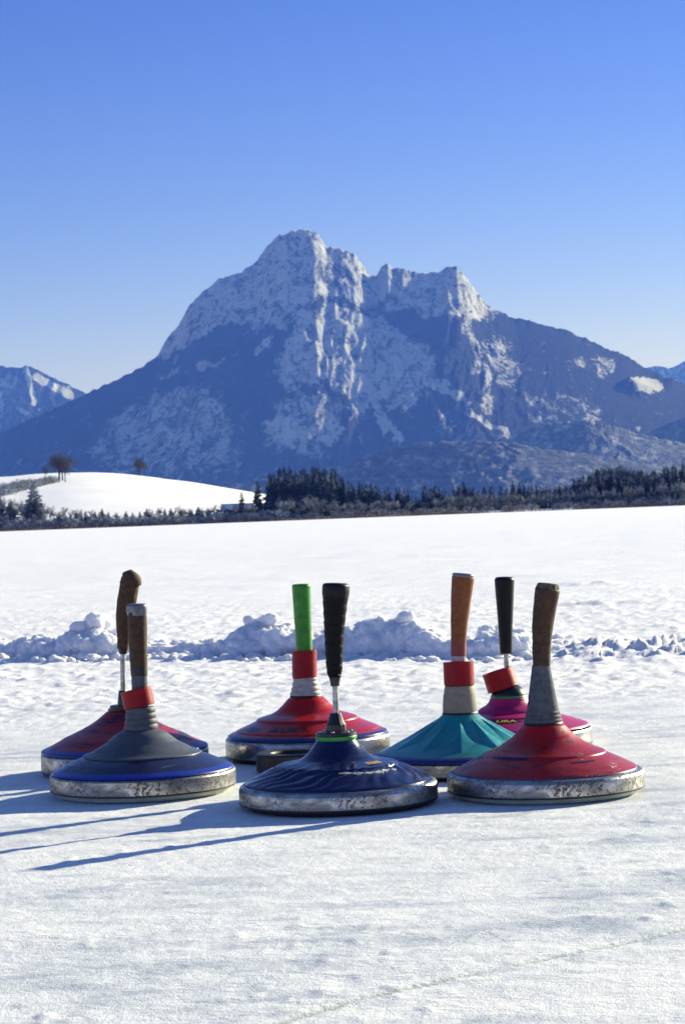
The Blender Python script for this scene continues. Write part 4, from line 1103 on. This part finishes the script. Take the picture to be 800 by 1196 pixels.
# far wood behind the right end: one mass
def far_wood():
    V = []; Fc = []; base = CON[0][1]; bv = np.array([v.co[:] for v in base.vertices]); bf = np.array([p.vertices[:] for p in base.polygons]); o = 0
    for i in range(330):
        px = rng.uniform(600, 900); Y = rng.uniform(1250, 1500); top = np.interp(px, [600,680,690,705,722,740,760,800,900], [572,562,548,542,541,545,549,545,545]) + rng.uniform(0, 8)
        u, _ = uv(px, top); H_ = hpx(px, top, Y)
        if H_ < 4: continue
        q = rng.uniform(.9, 1.4)
        hh = min(H_, 22); V.append(bv*np.array([hh*q*1.3, hh*q*1.3, hh]) + np.array([u*Y, Y, H_-hh])); Fc.append(bf+o); o += len(bv)
    ob = mesh_obj('far_wood', np.concatenate(V), np.concatenate(Fc), NEEDLE, None, False)
    tag(ob, 'distant hazy wood rising behind the right hand trees', 'wood', kind='stuff')
    # the rise it grows on
    pxs = np.linspace(580, 1000, 80); tops = np.interp(pxs, [580,600,680,690,705,722,740,760,800,900,1000], [598,580,572,562,556,555,558,561,557,560,590])
    VV = []
    for Y, k in ((1150, 0), (1300, .7), (1420, 1), (1600, 1), (1800, 0)):
        for px, tp in zip(pxs, tops):
            u, v = uv(px, tp); VV.append((u*Y, Y, -.5+max(0, (HC+v*1420))*k))
    ob = mesh_obj('wooded_rise', np.array(VV), grid_faces(5, 80), NEEDLE); tag(ob, kind='structure')
far_wood()
# reeds
def reeds():
    V = []; Fc = []
    for i in range(15000):
        px = rng.uniform(-60, 860); 
        dens = perlin(np.array([px/23.]), np.array([.3]), 2)[0]
        if 560 < px < 668 and rng.random() < .75 and dens < .3: continue
        X, Y = shore(px, rng.uniform(-4, 2)); hgt = rng.uniform(.5, 1.3)*(1+.5*dens); wd = rng.uniform(.04, .1); lean = rng.gauss(0, .2)
        a = rng.uniform(0, 3.14); dx, dy = math.cos(a)*wd, math.sin(a)*wd
        st = len(V); V += [(X-dx, Y-dy, -.1), (X+dx, Y+dy, -.1), (X+lean, Y, hgt)]; Fc.append((st, st+1, st+2))
    ob = mesh_obj('reeds', V, Fc, REED, None, False)
    tag(ob, 'strip of dry brown reeds along the edge of the frozen lake', 'reeds', kind='stuff')
reeds()
# boat hut among the left shore trees
def box(V, Fc, x0, x1, y0, y1, z0, z1):
    st = len(V)
    for z in (z0, z1):
        for (x, y) in ((x0,y0),(x1,y0),(x1,y1),(x0,y1)): V.append((x, y, z))
    Fc += [(st+3,st+2,st+1,st),(st+4,st+5,st+6,st+7)] + [(st+i, st+(i+1)%4, st+4+(i+1)%4, st+4+i) for i in range(4)]
def hut():
    X0, Y0 = shore(278, 26); r = empty('lake_hut', (X0, Y0, .4), 'small dark timber hut with snow covered roof left of the conifer clump', 'hut')
    WD = simple('hut_timber', (.05,.04,.035), .8, .3, 1); W_ = 10.5
    V, Fc = [], []; box(V, Fc, -W_/2+.6, W_/2-.6, -2.4, 2.4, 0, 3.56); mesh_obj('wall', V, Fc, WD, r, False)
    V = [(-W_/2,-3,3.55),(W_/2,-3,3.55),(W_/2,0,5.2),(-W_/2,0,5.2),(-W_/2,3,3.55),(W_/2,3,3.55),(-W_/2,-3,3.8),(W_/2,-3,3.8),(W_/2,0,5.5),(-W_/2,0,5.5),(-W_/2,3,3.8),(W_/2,3,3.8)]
    Fc = [(6,7,8,9),(9,8,11,10),(0,3,2,1),(3,4,5,2),(0,1,7,6),(4,10,11,5),(0,6,9,3),(3,9,10,4),(1,2,8,7),(2,5,11,8)]
    mesh_obj('roof', V, Fc, LAND, r, False)
    V, Fc = [], []; box(V, Fc, -W_/2-.1, W_/2+.1, -3.12, -3.0, 3.4, 3.7); box(V, Fc, -W_/2-.1, W_/2+.1, -.05, .05, 5.5, 5.66); mesh_obj('fascia', V, Fc, WD, r, False)
    for x in (-4.9, -2.5, 0, 2.5, 4.9):
        V, Fc = [], []; box(V, Fc, x-.12, x+.12, -2.9, -2.7, -.2, 3.5); mesh_obj('post', V, Fc, WD, r, False)
    V, Fc = [], []; box(V, Fc, -1.0, .2, -2.46, -2.4, 0, 2.1); mesh_obj('door', V, Fc, simple('hut_door', (.09,.06,.04), .7, .3, 2), r, False)
hut()

# ------------------------------------------------------------------ air
hm = bpy.data.materials.new('air'); hm.use_nodes = True; nt = hm.node_tree; nt.nodes.clear()
out = nt.nodes.new('ShaderNodeOutputMaterial'); pv = nt.nodes.new('ShaderNodeVolumePrincipled')
pv.inputs['Color'].default_value = (.09,.225,1.0,1); pv.inputs['Absorption Color'].default_value = (1,1,1,1); pv.inputs['Density'].default_value = 6.8e-5; pv.inputs['Anisotropy'].default_value = 0.0
nt.links.new(pv.outputs[0], out.inputs['Volume'])
V, Fc = [], []; box(V, Fc, -9000, 9000, -200, 18200, -4.5, 1420)
hb = mesh_obj('haze', V, Fc, hm, None, False); tag(hb, 'thin blue winter haze between the lake and the mountain', 'haze', kind='stuff')
